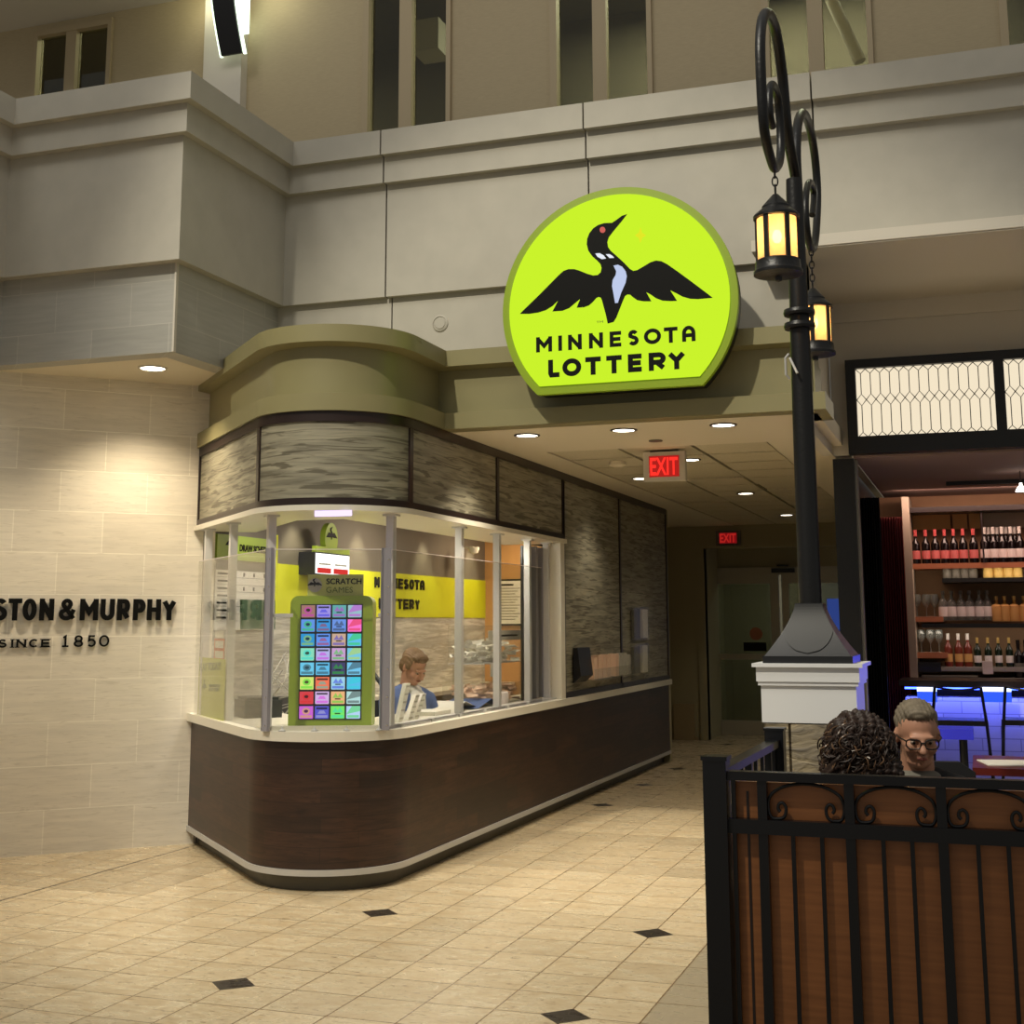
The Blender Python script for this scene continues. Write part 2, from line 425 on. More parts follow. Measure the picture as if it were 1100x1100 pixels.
def text(name, s, fn, h, w, mt, parent, depth=.01, bold=.0, d0=0, space=1.0):
    """built-in lettering turned into a solid mesh; fn(u,v,d)->world, fitted to width w and cap height h"""
    cu = bpy.data.curves.new(name, 'FONT'); cu.body = s; cu.size = 1; cu.offset = bold; cu.extrude = .5; cu.resolution_u = 3; cu.space_character = space
    o = bpy.data.objects.new('t', cu); COL.objects.link(o); bpy.context.view_layer.update()
    me = bpy.data.meshes.new_from_object(o.evaluated_get(bpy.context.evaluated_depsgraph_get())); bpy.data.objects.remove(o)
    xs = [v.co.x for v in me.vertices]; ys = [v.co.y for v in me.vertices]
    x0, x1, y0, y1 = min(xs), max(xs), min(ys), max(ys)
    mb = MB(); mb.add([fn((v.co.x-x0)/(x1-x0)*w, (v.co.y-y0)/(y1-y0)*h, d0+(v.co.z+.5)*depth) for v in me.vertices], [list(p.vertices) for p in me.polygons])
    bpy.data.meshes.remove(me)
    return mb.build(name, mt, parent)
# stroke lettering (geometric sans) -------------------------------------------------
def arc(cx, cy, rx, ry, a0, a1, n=14): return [(cx+rx*math.cos(math.radians(a0+(a1-a0)*i/n)), cy+ry*math.sin(math.radians(a0+(a1-a0)*i/n))) for i in range(n+1)]
GL = {
 'M': [[(0, 0), (0, 1)], [(1, 0), (1, 1)], [(0, 1), (.5, .36), (1, 1)]], 'I': [[(.5, 0), (.5, 1)]], 'N': [[(0, 0), (0, 1)], [(1, 0), (1, 1)], [(0, 1), (1, 0)]],
 'E': [[(1, 1), (0, 1), (0, 0), (1, 0)], [(0, .5), (.9, .5)]],
 'S': [arc(.5, .74, .46, .26, 30, 200, 12)+arc(.5, .26, .5, .26, 120, -150, 14)[2:]],
 'O': [arc(.5, .5, .5, .5, 0, 360, 28)], 'T': [[(0, 1), (1, 1)], [(.5, 1), (.5, 0)]],
 'A': [[(0, 0)]+arc(.5, .55, .5, .45, 180, 0, 16)+[(1, 0)], [(0, .36), (1, .36)]],
 'L': [[(0, 1), (0, .14), (.12, 0), (1, 0)]], 'R': [[(0, 0), (0, 1)], [(.0, 1), (.55, 1)]+arc(.62, .72, .38, .28, 80, -80, 10)+[(.5, .44), (.0, .44)], [(.45, .44), (1, 0)]],
 'Y': [[(0, 1), (.5, .48), (1, 1)], [(.5, .5), (.5, 0)]],
 'U': [[(0, 1), (0, .3)]+arc(.5, .28, .5, .28, 185, 355, 12)+[(1, .3), (1, 1)]], 'P': [[(0, 0), (0, 1)], [(.0, 1), (.5, 1)]+arc(.55, .72, .45, .28, 80, -80, 10)+[(.5, .44), (.0, .44)]],
 'H': [[(0, 0), (0, 1)], [(1, 0), (1, 1)], [(0, .5), (1, .5)]], 'C': [arc(.55, .5, .55, .5, 50, 310, 20)], 'W': [[(0, 1), (.22, 0), (.5, .7), (.78, 0), (1, 1)]], 'D': [[(0, 0), (0, 1), (.4, 1)]+arc(.4, .5, .6, .5, 80, -80, 12)+[(.4, 0), (0, 0)]], 'G': [arc(.55, .5, .55, .5, 50, 330, 20)+[(1, .45), (.6, .45)]],
 '1': [[(.1, .85), (.5, 1), (.5, 0)], [(.1, 0), (.9, 0)]], '8': [arc(.5, .74, .42, .26, 0, 360, 18), arc(.5, .25, .5, .25, 0, 360, 18)],
 '5': [[(.9, 1), (.15, 1), (.1, .55)]+arc(.45, .32, .5, .32, 110, -140, 14)], '0': [arc(.5, .5, .5, .5, 0, 360, 24)],
 '&': [[(1, 0), (.2, .72)]+arc(.45, .80, .28, .20, 190, -10, 10)+[(.62, .62), (.1, .38)]+arc(.42, .25, .42, .25, 150, 320, 10)+[(1, .5)]],
}
def strokes(mb, ch, x0, x1, z0, z1, t, fn, d0, d1, mi=None):
    for ip, pl in enumerate(GL[ch]):
        P = [Vector((x0+t/2+(x1-x0-t)*a, z0+t/2+(z1-z0-t)*b)) for a, b in pl]
        closed = (P[0]-P[-1]).length < 1e-6
        if not closed:   # butt ends out to the letter box
            if ch in 'MINTYARPHWU1EL': 
                for e, q in ((0, 1), (-1, -2)):
                    d = (P[e]-P[q]).normalized()
                    if abs(d.y) > .93 or abs(d.x) > .93: P[e] = P[e]+d*t/2
        else: P = P[:-1]
        k = len(P); Lf = []; Rt = []
        for i, p in enumerate(P):
            a = P[i-1] if (i > 0 or closed) else None; b = P[(i+1) % k] if (i < k-1 or closed) else None
            d1v = (p-a).normalized() if a is not None else (b-p).normalized(); d2v = (b-p).normalized() if b is not None else d1v
            n1 = Vector((-d1v.y, d1v.x)); n2 = Vector((-d2v.y, d2v.x)); nn = n1+n2; nn = nn/max(nn.length_squared/2, .35)
            Lf.append(p+nn*t/2); Rt.append(p-nn*t/2)
        for i in range(k if closed else k-1):
            j = (i+1) % k
            mb.prism([Lf[i], Lf[j], Rt[j], Rt[i]], fn, d0, d1+ip*.0006, mi)

# ================================================================== SETTING
# floor
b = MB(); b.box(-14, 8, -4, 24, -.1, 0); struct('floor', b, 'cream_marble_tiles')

# kiosk plan line: 45 degree piece, round nose, long side running back along the corridor
R0 = .53; CC = Vector((-3.93, 7.80))
KP = [Vector((-5.47, 8.59))]
for i in range(25):
    a = math.radians(225+135*i/24); KP.append(CC+Vector((math.cos(a), math.sin(a)))*R0)
def kpath(y1=None, s0=None, s1=None, base=None):
    P = (base or KP)+[Vector((-3.40, y1 if y1 else 15.2))]
    if s0 is None: return P
    out = []; L = 0
    for a, c in zip(P, P[1:]):
        d = (c-a).length
        if L+d > s0 and L < s1:
            t0 = max(0, (s0-L)/d); t1 = min(1, (s1-L)/d)
            if not out: out.append(a.lerp(c, t0))
            out.append(a.lerp(c, t1))
        L += d
    return out
S1 = (KP[1]-KP[0]).length; S2 = S1+R0*math.radians(135)
def sy(y): return S2+(y-7.80)
SE = sy(15.2)

# store wall at 45 degrees
d45 = Vector((1, 1)).normalized(); jm = Vector((-5.42, 8.64))
b = MB(); b.seg(jm-d45*3.2, jm+d45*.06, .2, 0, 3.342); struct('wall_left', b, 'cream_stone_tile')
# stone fascia + plaster volume over the store
b = MB(); b.sweep([Vector((-6.36, 4.5)), Vector((-6.36, 7.40)), Vector((-4.95, 7.40)), Vector((-4.95, 8.80))], [(0, 3.342), (0, 3.95), (-.15, 3.95), (-.15, 3.342)])
struct('wall_stone_fascia', b, 'grey_stone_tile')
b = MB(); b.box(-4.957, -4.943, 7.392, 7.42, 3.342, 3.95); struct('trim_1', b, 'plaster_light')
b = MB(); b.box(-7.9, -6.511, 4.5, 8.8, 3.342, 3.36); b.box(-6.511, -5.101, 7.551, 8.8, 3.342, 3.36)
struct('ceiling_store_soffit', b, 'ceiling_plaster')
face = [(0, 3.95), (0, 4.81), (.06, 4.81), (.06, 5.01), (.12, 5.01), (.12, 5.20), (-.25, 5.20), (-.25, 3.95)]
jp = [Vector((-6.30, 4.5)), Vector((-6.30, 7.32)), Vector((-4.88, 7.32)), Vector((-4.88, 8.73)), Vector((-4.034, 8.73))]
b = MB(); b.sweep(jp, face); struct('wall_parapet_left', b, 'plaster')
segs = [(-4.022, -2.462), (-2.45, -.878), (-.866, 3.2)]
for i, (a, c) in enumerate(segs):
    b = MB(); b.sweep([Vector((a, 8.73)), Vector((c, 8.73))], face); struct('wall_parapet', b, 'plaster')
b = MB(); b.box(-4.9, 3.2, 8.76, 9.0, 3.96, 5.18); struct('wall_joint_backing', b, 'joint_dark')
# recessed strip under the parapet, above the green cornice
for a, c in ((-4.95, -4.0), (-3.99, -2.6), (-2.59, -.97)):
    b = MB(); b.box(a, c, 8.78, 8.95, 3.30, 3.95); struct('wall_frieze', b, 'plaster')
b = MB(); b.box(-4.95, -.98, 8.80, 8.97, 3.3, 3.95); struct('wall_frieze_backing', b, 'joint_dark')
# projecting ledge on the right and the deep soffit behind it
b = MB(); b.box(-1.28, 3.2, 8.46, 8.75, 3.955, 4.03); struct('trim_2', b, 'plaster_light')
b = MB(); b.box(-.97, 3.2, 8.47, 10.2, 3.945, 3.955); b.box(-.97, 3.2, 8.75, 10.2, 3.955, 4.2); struct('ceiling_bar_soffit', b, 'plaster_light')

# cornice around the kiosk, over the corridor mouth, back at its right end
base = [p.copy() for p in KP]
cp = base+[Vector((-3.40, 8.33)), Vector((-.86, 8.33)), Vector((-.86, 8.80))]
prof = [(-.14, 3.41), (.035, 3.41), (.035, 3.30), (-.055, 3.285), (-.055, 2.99), (.03, 2.975), (.03, 2.865), (-.14, 2.865)]
b = MB(); b.sweep(cp, prof); struct('trim_cornice', b, 'green_paint', smooth=30)
b = MB(); pts = [p.copy() for p in cp]; pts = [Vector((-5.0, 9.0))]+pts
b.prism([(p.x+.04, p.y+.06) for p in base]+[(-3.46, 8.40), (-.92, 8.40), (-.92, 8.79), (-5.3, 8.79)], lambda u, v, d: (u, v, d), 3.38, 3.40); struct('ceiling_cornice_top', b, 'green_paint')
b = MB(); b.box(-3.5, -.9, 8.40, 8.78, 2.875, 3.2); struct('wall_over_corridor', b, 'green_paint')
b = MB(); b.box(-1.05, -.97, 8.80, 10.1, 2.79, 3.95); struct('wall_return_right', b, 'plaster_light')

# corridor ceiling: plain border and sunk tile field
zc = 2.865
b = MB(); b.box(-3.42, -.9, 8.471, 9.72, zc, zc+.12); b.box(-3.42, -3.10, 9.72, 18.3, zc, zc+.12); b.box(-4.7, -3.42, 15.1, 18.3, zc, zc+.12); b.box(-1.40, -.9, 9.72, 18.3, zc, zc+.12)
struct('ceiling', b, 'ceiling_plaster')
b = MB(); b.box(-3.10, -1.40, 9.72, 18.3, zc+.04, zc+.1); struct('ceiling_grid_backing', b, 'ceiling_groove')
tiles = MB(); W = 1.70
for i in range(3):
    for j in range(14):
        x0 = -3.10+i*W/3; y0 = 9.72+j*.61
        dz = .012 if (i, j) in ((1, 3), (0, 7), (2, 5)) else 0
        tiles.box(x0+.015, x0+W/3-.015, y0+.02, y0+.61-.02, zc+.006+dz, zc+.03+dz)
struct('ceiling_tiles', tiles, 'ceiling_tile')
b = MB(); b.box(-.975, -.965, 10.32, 18.3, 0, 2.9); struct('wall_corridor_right', b, 'door_wall')
# wall with the portal and the doors at the end of the corridor
ye = 18.1
b = MB(); pz = 2.56
b.box(-4.6, -3.52, ye, ye+.15, 0, 2.9); b.box(-3.52, -1.0, ye, ye+.15, pz, 2.9); struct('wall_corridor_end', b, 'door_wall')
b = MB(); b.box(-3.62, -3.52, ye-.03, ye+1.0, 0, pz+.06); b.box(-3.52, -1.0, ye-.03, ye, pz, pz+.06); struct('trim_portal', b, 'door_wall')
b = MB(); b.box(-3.98, -3.7, ye-.05, ye, 0, .48); b.box(-4.4, -3.66, ye-.02, ye, 0, .05); struct('wall_corridor_wainscot', b, 'wainscot')
b = MB(); b.box(-4.25, -3.92, 16.9, 17.05, .42, 2.86); struct('wall_pier', b, 'wainscot')
b = MB(); b.box(-4.25, -3.92, 16.92, 17.05, 0, .38); b.box(-4.27, -3.9, 16.88, 17.06, .38, .42, 1); struct('wall_pier_base', b, ['wainscot', 'black_frame'])
b = MB(); b.box(-4.6, -3.4, 15.2, 15.3, 0, 2.86); b.box(-4.65, -4.5, 15.2, 18.2, 0, 2.86); struct('wall_corridor_left', b, 'door_wall')
yd = 19.1
b = MB(); b.box(-3.62, -1.0, yd, yd+.1, 2.28, 2.62); b.box(-3.74, -3.62, ye+.16, yd+.1, 0, 2.62); b.box(-3.75, -1.0, ye+.1, yd+.1, 2.6, 2.68); struct('wall_door_recess', b, 'door_wall')
b = MB(); b.box(-4.0, -.8, 21.6, 21.7, 0, 3); b.box(-4.0, -3.9, 19.3, 21.7, 0, 3); b.box(-4, -.8, 19.2, 21.7, 2.7, 2.8); struct('wall_vestibule', b, 'door_wall')
dn = 0
for x0, x1 in ((-3.70, -2.66), (-2.62, -1.58)):
    t = MB(); t.box(x0, x0+.10, yd-.03, yd+.03, 0, 2.22); t.box(x1-.12, x1, yd-.03, yd+.03, 0, 2.22); t.box(x0+.1, x1-.12, yd-.03, yd+.03, 2.10, 2.22)
    t.box(x0+.1, x1-.12, yd-.03, yd+.03, 1.04, 1.12); t.box(x0+.1, x1-.12, yd-.03, yd+.03, 0, .2)
    dn += 1; o = struct('door_%d' % dn, t, 'door_metal')
    g = MB(); g.box(x0+.1, x1-.12, yd-.004, yd+.004, .2, 2.1); g.build('glass', 'window_glass', o)
    if dn == 1:
        g = MB(); g.lathe([(.0, -.003), (.09, -.003), (.09, 0), (0, 0)], (-3.0, yd-.012, 1.40), 20, axis=Matrix.Rotation(PI/2, 3, 'X')); g.build('round_sticker', 'shelf_copper', o)
        g = MB(); g.box(-3.18, -2.86, yd-.016, yd-.012, 1.16, 1.28); g.build('notice_plate', 'ink', o)
b = MB(); b.box(-3.74, -1.0, yd-.05, yd+.05, 2.22, 2.33); struct('trim_3', b, 'door_metal')
b = MB(); b.box(-2.74, -2.42, yd-.12, yd-.05, 2.25, 2.31); b.box(-2.66, -2.5, yd-.14, yd-.1, 2.335, 2.36); tag(b.build('door_sensor', 'black_paint'), 'small black motion sensor above the glass doors at corridor end', 'sensor')
p = onY(891, 712, 19.5); q = onY(906, 643, 19.5); b = MB(); b.box(p.x, q.x, 19.5, 19.53, p.z, q.z); tag(b.build('lit_screen', 'blue_screen'), 'blue lit screen glowing behind the corridor end doors', 'screen')

# exit signs
def exit_sign(x, y, z, w, h, dim, label):
    t = thing('exit_sign', (x, y, z), label, 'sign', None)
    f = lambda u, v, d: (x-w/2+u, y-.04-d, z-h+v)
    m = MB(); m.box(x-w/2, x+w/2, y-.04, y+.03, z-h, z); m.build('housing', 'machine_grey' if dim else 'plaster_light', t)
    m = MB(); m.box(x-w*.36, x+w*.36, y-.043, y-.04, z-h*.86, z-h*.14); m.build('panel', 'exit_dim' if dim else 'exit_glow', t)
    text('lettering', 'EXIT', lambda u, v, d: (x-w*.33+u, y-.044-d, z-h*.80+v), h*.6, w*.66, 'exit_glow' if dim else 'exit_red', t, .003, .02)
    if not dim: m = MB(); m.box(x-.11, x+.11, y-.03, y+.02, z, z+.012); m.build('mounting_plate', 'machine_black', t)
    return t
exit_sign(-2.217, 9.95, 2.853, .325, .225, False, 'bright red exit sign in white housing hanging near the corridor mouth')
exit_sign(-3.17, ye-.04, 2.79, .33, .2, True, 'dim red exit sign on the far wall above the glass doors')

# corridor downlights
spots = [(-2.936, 8.76, 'leftmost of the three downlights in a row behind the green bulkhead'),
 (-2.234, 8.75, 'middle downlight of the row behind the green bulkhead, above the exit sign'),
 (-1.548, 8.75, 'rightmost of the three downlights behind the green bulkhead, beside the lamp post'),
 (-2.16, 10.61, 'small downlight glowing just right of the near exit sign'),
 (-2.868, 11.86, 'small downlight half hidden just below left of the near exit sign'),
 (-2.205, 13.64, 'corridor downlight above and right of the far exit sign'),
 (-2.187, 16.6, 'farthest corridor downlight, beside the lamp post')]
def light(kind, name, loc, energy, color, size=.1, rot=None, spot=None, blend=.5, target=None, sy_=None):
    l = bpy.data.lights.new(name, kind); l.energy = energy; l.color = color
    if kind == 'AREA':
        l.size = size
        if sy_: l.shape = 'RECTANGLE'; l.size_y = sy_
    elif kind in ('POINT', 'SPOT'): l.shadow_soft_size = size
    if spot: l.spot_size = math.radians(spot); l.spot_blend = blend
    o = bpy.data.objects.new(name, l); COL.objects.link(o); o.location = loc
    if target is not None: o.rotation_euler = (Vector(target)-Vector(loc)).to_track_quat('-Z', 'Y').to_euler()
    elif rot: o.rotation_euler = rot
    return o
WARM = (1, .89, .70)
def downlight(x, y, z, label, r=.075, e=16, grp='corridor downlights', col=None):
    t = thing('ceiling_light', (x, y, z), label, 'light', grp)
    m = MB(); m.lathe([(r+.018, 0), (r+.018, -.006), (r, -.008), (r, 0)], (x, y, z), 24); m.build('rim', 'black_frame' if z < 3 else 'plaster_light', t, True)
    m = MB(); m.lathe([(.001, -.004), (r, -.004), (r, .0), (.001, 0)], (x, y, z), 24); m.build('lens', 'downlight', t)
    light('SPOT', 'downlight_lamp', (x, y, z-.03), e, col or WARM, .06, spot=120, blend=.8, target=(x, y, 0))
for i, (x, y, l) in enumerate(spots):
    downlight(x, y, zc+(.0 if i < 3 else .006), l, .075, 80 if i < 3 else 34)
downlight(-5.40, 7.83, 3.341, 'round downlight in the cream soffit above the store lettering wall', .085, 115, 'soffit downlights', (1, .84, .60))
downlight(-6.6, 6.63, 3.341, 'round downlight in the cream soffit at the left edge', .085, 80, 'soffit downlights', (1, .84, .60))
light('AREA', 'vestibule_fill', (-2.6, 20.4, 2.66), 12, (.95, .97, 1), .6, rot=(0, 0, 0))  # added unseen fill to lighten the glass doors from behind
# small ceiling fittings
b = MB(); b.lathe([(.07, 0), (.07, -.03), (.04, -.045), (.001, -.045)], (-2.75, 10.55, zc+.006), 20); tag(b.build('smoke_detector', 'ceiling_plaster', smooth=True), 'round cream smoke detector on the corridor ceiling tiles', 'detector')
b = MB(); b.lathe([(.05, 0), (.05, -.008), (.001, -.01)], (-2.15, 9.35, zc), 20); tag(b.build('ceiling_speaker', 'machine_grey', smooth=True), 'small grey round plate on the ceiling before the exit sign', 'fixture')
b = MB(); p = onY(473, 347.5, 8.78)
b.lathe([(.062, 0), (.062, .006), (.052, .012), (.05, .006), (.044, .006), (.04, .012), (.001, .012)], p, 28, axis=Matrix.Rotation(PI/2, 3, 'X')); tag(b.build('wall_speaker', 'plaster', smooth=True), 'small round cream cover plate on wall above the cornice', 'fixture')

# ---------------------------------------------------------------- upper storey behind the parapet
yu = 9.4; zt = 9.0
cols = [(-7.899, -7.04), (-4.561, -3.777), (-2.938, -2.123), (-1.291, -.499), (.361, 1.15)]
xs = [-10]+[v for c in cols for v in c]+[3.2]
b = MB()
for i in range(0, len(xs), 2):
    b.box(xs[i], xs[i+1], yu, yu+.12, 4.6, zt)
b.box(cols[0][0], cols[0][1], yu, yu+.12, 4.6, 5.4); b.box(cols[0][0], cols[0][1], yu, yu+.12, 6.93, zt)
struct('wall_upper', b, 'tan_wallpaper')
b = MB(); b.box(-6.03, -5.66, yu-.10, yu, 4.6, zt); struct('trim_pilaster', b, 'plaster_light')
b = MB(); b.box(-10, -6.05, yu-1.0, yu, 6.99, 7.3); struct('ceiling_upper_overhang', b, 'plaster_light')
for i, (a, c) in enumerate(cols):
    z0, z1 = (5.3, 6.93) if i == 0 else (4.8, zt)
    fr = MB(); w = .06 if i == 0 else .055; mid = a+(c-a)*.49; mw = .055
    fr.box(a, a+w, yu-.03, yu+.06, z0, z1); fr.box(c-w*.7, c, yu-.03, yu+.06, z0, z1); fr.box(mid-mw, mid+mw, yu-.02, yu+.06, z0, z1)
    if i == 0: fr.box(a+w, c-w*.7, yu-.029, yu+.06, z1-.06, z1)
    o = struct('window_%d' % (i+2), fr, 'window_trim')
    for q0, q1 in ((a+w, mid-mw), (mid+mw, c-w*.7)):
        g = MB(); g.box(q0, q1, yu+.03, yu+.036, z0, z1); g.build('pane', 'window_glass', o)
b = MB(); b.box(-10, 3.2, 12.2, 12.3, 4.4, 9); b.box(-10, 3.2, 9.5, 12.3, 7.6, 7.7); b.box(-10, 3.2, 9.5, 12.3, 4.4, 4.5); b.box(-10.1, -10, 9.5, 12.3, 4.4, 9); b.box(3.2, 3.3, 9.5, 12.3, 4.4, 9)
struct('wall_upper_room', b, 'dim_pane_room')
light('AREA', 'upper_room_fill', (-1.5, 11, 7.5), 300, (1, .95, .82), 2.5, rot=(0, 0, 0), sy_=1)  # added unseen fill to brighten the room behind the panes
light('AREA', 'upper_room_fill', (-7.4, 10.6, 7.4), 90, (1, .93, .72), 1.0, rot=(0, 0, 0))  # second added fill, behind the left window
p = onY(460, 45, 10.6); b = MB(); b.box(p.x-.12, p.x+.14, 10.5, 10.8, p.z-.12, p.z+.18); tag(b.build('ceiling_unit', 'plaster_light'), 'pale boxy unit hanging behind the upper window left of the sign', 'fixture')
b = MB(); q0 = onY(893, 0, 10.4); q1 = onY(924, 66, 10.4); b.tube([q0+Vector((0, 0, .5)), q0, q1], .05, 12); tag(b.build('air_duct', 'plaster_light', smooth=True), 'pale duct pipe behind the upper window behind the lamp post', 'duct')
# curved wall sconce
t = thing('wall_sconce', (-5.85, yu-.12, 6.2), 'curved black shield wall light glowing at its glass edges, upper left', 'light')
pc = onY(238, 50, yu-.35); zs = pc.z; xs_ = pc.x
def sconce(w0, w1, off, th, mt, nm):
    m = MB(); poly = []
    for k in range(17):
        zz = zs+k*.09; y = yu-.14-off-.26*math.sin(PI*min(1, (k+1.2)/18.4)); poly.append((y, zz))
    pl = poly+[(y+th, z_) for y, z_ in poly[::-1]]
    m.prism(pl, lambda u, v, d: (d, u, v), xs_+w0, xs_+w1); m.build(nm, mt, t, True)
sconce(-.10, .10, 0, .02, 'satin_black', 'shield'); sconce(-.125, -.10, -.02, .02, 'sconce_glass', 'glass_edge'); sconce(.10, .125, -.02, .02, 'sconce_glass', 'glass_edge')
m = MB(); m.box(xs_-.05, xs_+.115, yu-.16, yu-.11, zs+.2, zs+1.5); m.build('lamp', 'sconce_glass', t)
m = MB(); m.box(xs_-.1, xs_+.1, yu-.15, yu-.1, zs+.4, zs+1.2); m.build('bracket', 'satin_black', t)
light('POINT', 'sconce_lamp', (xs_+.32, yu-.30, zs+.55), 3.2, (1, .98, .66), .1)
light('POINT', 'sconce_lamp', (xs_-.32, yu-.30, zs+.55), 3.2, (1, .98, .66), .1)

# ================================================================== KIOSK
# ---- lower counter
ct = thing('ticket_counter', (-3.9, 7.9, 0), 'dark wood plank service counter with rounded front and metal strip below the windows', 'counter')
m = MB(); m.sweep(kpath(), [(-.10, .13), (0, .13), (0, .862), (-.10, .862)]); m.build('plank_panel', 'dark_wood_planks', ct, smooth=30)
m = MB(); m.sweep(kpath(15.21), [(-.06, .095), (.012, .095), (.012, .13), (-.06, .13)]); m.build('metal_strip', 'brushed_metal', ct, smooth=30)
m = MB(); m.sweep(kpath(15.19), [(-.16, 0), (-.075, 0), (-.075, .1), (-.16, .1)]); m.build('toe_kick', 'toe_kick', ct, smooth=30)
m = MB(); m.sweep(kpath(15.23), [(-.62, .865), (.035, .865), (.035, .922), (-.62, .922)]) if False else None
# countertop: outer lip follows the nose, inner edge simple
def offp(path, o):
    out = []
    for i, p in enumerate(path):
        d1 = (p-path[i-1]).normalized() if i else (path[1]-p).normalized(); d2 = (path[i+1]-p).normalized() if i < len(path)-1 else d1
        nn = Vector((d1.y, -d1.x))+Vector((d2.y, -d2.x)); nn = nn/(nn.length_squared/2); out.append(p+nn*o)
    return out
outer = offp(kpath(15.22), .035)
inner = [(-3.98, 15.22), (-3.98, 8.55), (-4.62, 8.55), (-5.10, 9.03), (-5.38, 8.75)]
m = MB(); m.prism([(p.x, p.y) for p in outer]+inner, lambda u, v, d: (u, v, d), .865, .922)
tag(m.build('countertop', 'soft_white_laminate'), 'cream countertop lip running round the curved ticket booth', 'countertop')

# ---- header with laminate panels
hd = thing('booth_header', (-3.9, 7.9, 2.25), 'curved header of grey grained panels in dark frames above the booth windows', 'header')
m = MB(); m.sweep(kpath(11.12), [(-.10, 2.30), (-.01, 2.30), (-.01, 2.82), (-.10, 2.82)]); m.build('backing', 'black_frame', hd, smooth=30)
m = MB(); m.sweep(kpath(15.2), [(-.10, 2.80), (.012, 2.80), (.012, 2.864), (-.10, 2.864)]); m.build('top_rail', 'black_frame', hd, smooth=30)
m = MB(); m.sweep(kpath(11.13), [(-.10, 2.275), (.012, 2.275), (.012, 2.325), (-.10, 2.325)]); m.build('bottom_rail', 'black_frame', hd, smooth=30)
edges = [0.0, S1+.03, S2-.02, sy(9.418), sy(11.108)]
for i, (a, c) in enumerate(zip(edges, edges[1:])):
    m = MB(); m.sweep(kpath(None, a+.025, c-.025), [(-.02, 2.325), (.0, 2.325), (.0, 2.80), (-.02, 2.80)]); m.build('laminate_panel', 'grey_wood_laminate', hd, smooth=30)
for s in edges[:1]+edges[1:]:
    m = MB(); m.sweep(kpath(None, max(0, s-.025), s+.025), [(-.02, 2.32), (.012, 2.32), (.012, 2.81), (-.02, 2.81)]); m.build('stile', 'black_frame', hd)
# white window head with a flat inner soffit
m = MB(); po = offp(kpath(11.14), .03); 
m.prism([(p.x, p.y) for p in po]+[(-3.95, 11.14), (-3.95, 7.95), (-4.30, 7.95), (-5.15, 8.88), (-5.40, 8.70)], lambda u, v, d: (u, v, d), 2.245, 2.28)
struct('trim_window_head', m, 'soft_white_laminate')
m = MB(); m.prism([(-3.95, 15.1), (-3.95, 7.95), (-4.30, 7.95), (-5.15, 8.88), (-5.20, 8.83), (-4.32, 7.87), (-3.89, 7.87), (-3.89, 15.1)], lambda u, v, d: (u, v, d), 2.28, 2.72)
struct('wall_soffit_inner', m, 'wall_grey')

# ---- tall panels along the corridor
tp = thing('panelled_wall', (-3.45, 13.1, .92), 'tall grey grained wall panels in black frame beyond the booth windows', 'wall panel')
m = MB(); m.box(-3.50, -3.41, 11.10, 15.2, .922, 2.80); m.build('backing', 'black_frame', tp)
for a, c in ((11.14, 13.03), (13.09, 15.16)):
    m = MB(); m.seg((-3.40, a), (-3.40, c), .02, .97, 2.80); m.build('laminate_panel', 'grey_wood_laminate', tp)
for y in (11.115, 13.06, 15.185):
    m = MB(); m.box(-3.42, -3.388, y-.025, y+.025, .922, 2.80); m.build('stile', 'black_frame', tp)
m = MB(); m.box(-3.42, -3.388, 11.1, 15.2, .922, .97); m.build('bottom_rail', 'black_frame', tp)

# ---- interior shell
m = MB(); m.box(-5.52, -5.42, 8.62, 14.7, 0, 2.75); struct('wall_booth_back', m, 'wall_grey')
m = MB(); m.seg((-5.419, 8.70), (-5.419, 14.6), .004, 0, 1.62); struct('wall_booth_laminate', m, 'light_laminate')
m = MB(); m.box(-5.42, -5.412, 9.70, 14.6, 1.62, 2.048); struct('wall_booth_band', m, 'wall_yellow')
m = MB(); m.box(-5.5, -3.53, 14.6, 14.7, 0, 2.75); struct('wall_booth_end', m, 'orange_wall')
m = MB(); m.prism([(-5.45, 8.7), (-4.3, 7.62), (-3.95, 7.5), (-3.6, 7.8), (-3.5, 14.6), (-5.45, 14.6)], lambda u, v, d: (u, v, d), 2.72, 2.76); struct('ceiling_booth', m, 'wall_grey')
m = MB(); m.box(-3.52, -3.50, 11.12, 14.65, 0, 2.72); struct('wall_booth_right', m, 'wall_grey')
m = MB(); m.box(-5.41, -5.05, 11.3, 14.58, .86, .90); m.box(-5.41, -5.10, 11.3, 14.58, 0, .86, 1); tag(m.build('back_counter', ['soft_white_laminate', 'toe_kick']), 'cream ledge counter along the booth back wall behind the seated attendant', 'counter')
for word, y0_, y1_, z_, lab in (('MINNESOTA', 11.56, 12.80, 1.898, 'black upper word on the yellow band of the booth back wall'), ('LOTTERY', 11.66, 12.68, 1.70, 'black lower word on the yellow band of the booth back wall')):
    t = thing('wall_lettering', (-5.41, (y0_+y1_)/2, z_), lab, 'lettering'); nn_ = len(word); st_ = (y1_-y0_)/nn_
    for k, ch in enumerate(word):
        m = MB(); a_ = y0_+st_*k+(st_*.3 if ch == 'I' else 0); strokes(m, ch, a_, a_+st_*(.72 if ch != 'I' else .25), z_, z_+.10, .024, lambda u, v, d: (-5.411+d, u, v), 0, .012); m.build('letter', 'ink', t)
light('AREA', 'counter_lamp', (-3.72, 10.1, 2.23), 7, (1, .94, .8), .12, target=(-3.75, 10.2, 1.0))
light('AREA', 'counter_lamp', (-3.80, 8.6, 2.23), 4, (1, .94, .8), .12, target=(-3.85, 8.8, 1.0))
light('AREA', 'booth_lamp', (-4.6, 8.6, 2.70), 34, (1, .93, .86), .5, rot=(0, 0, 0))
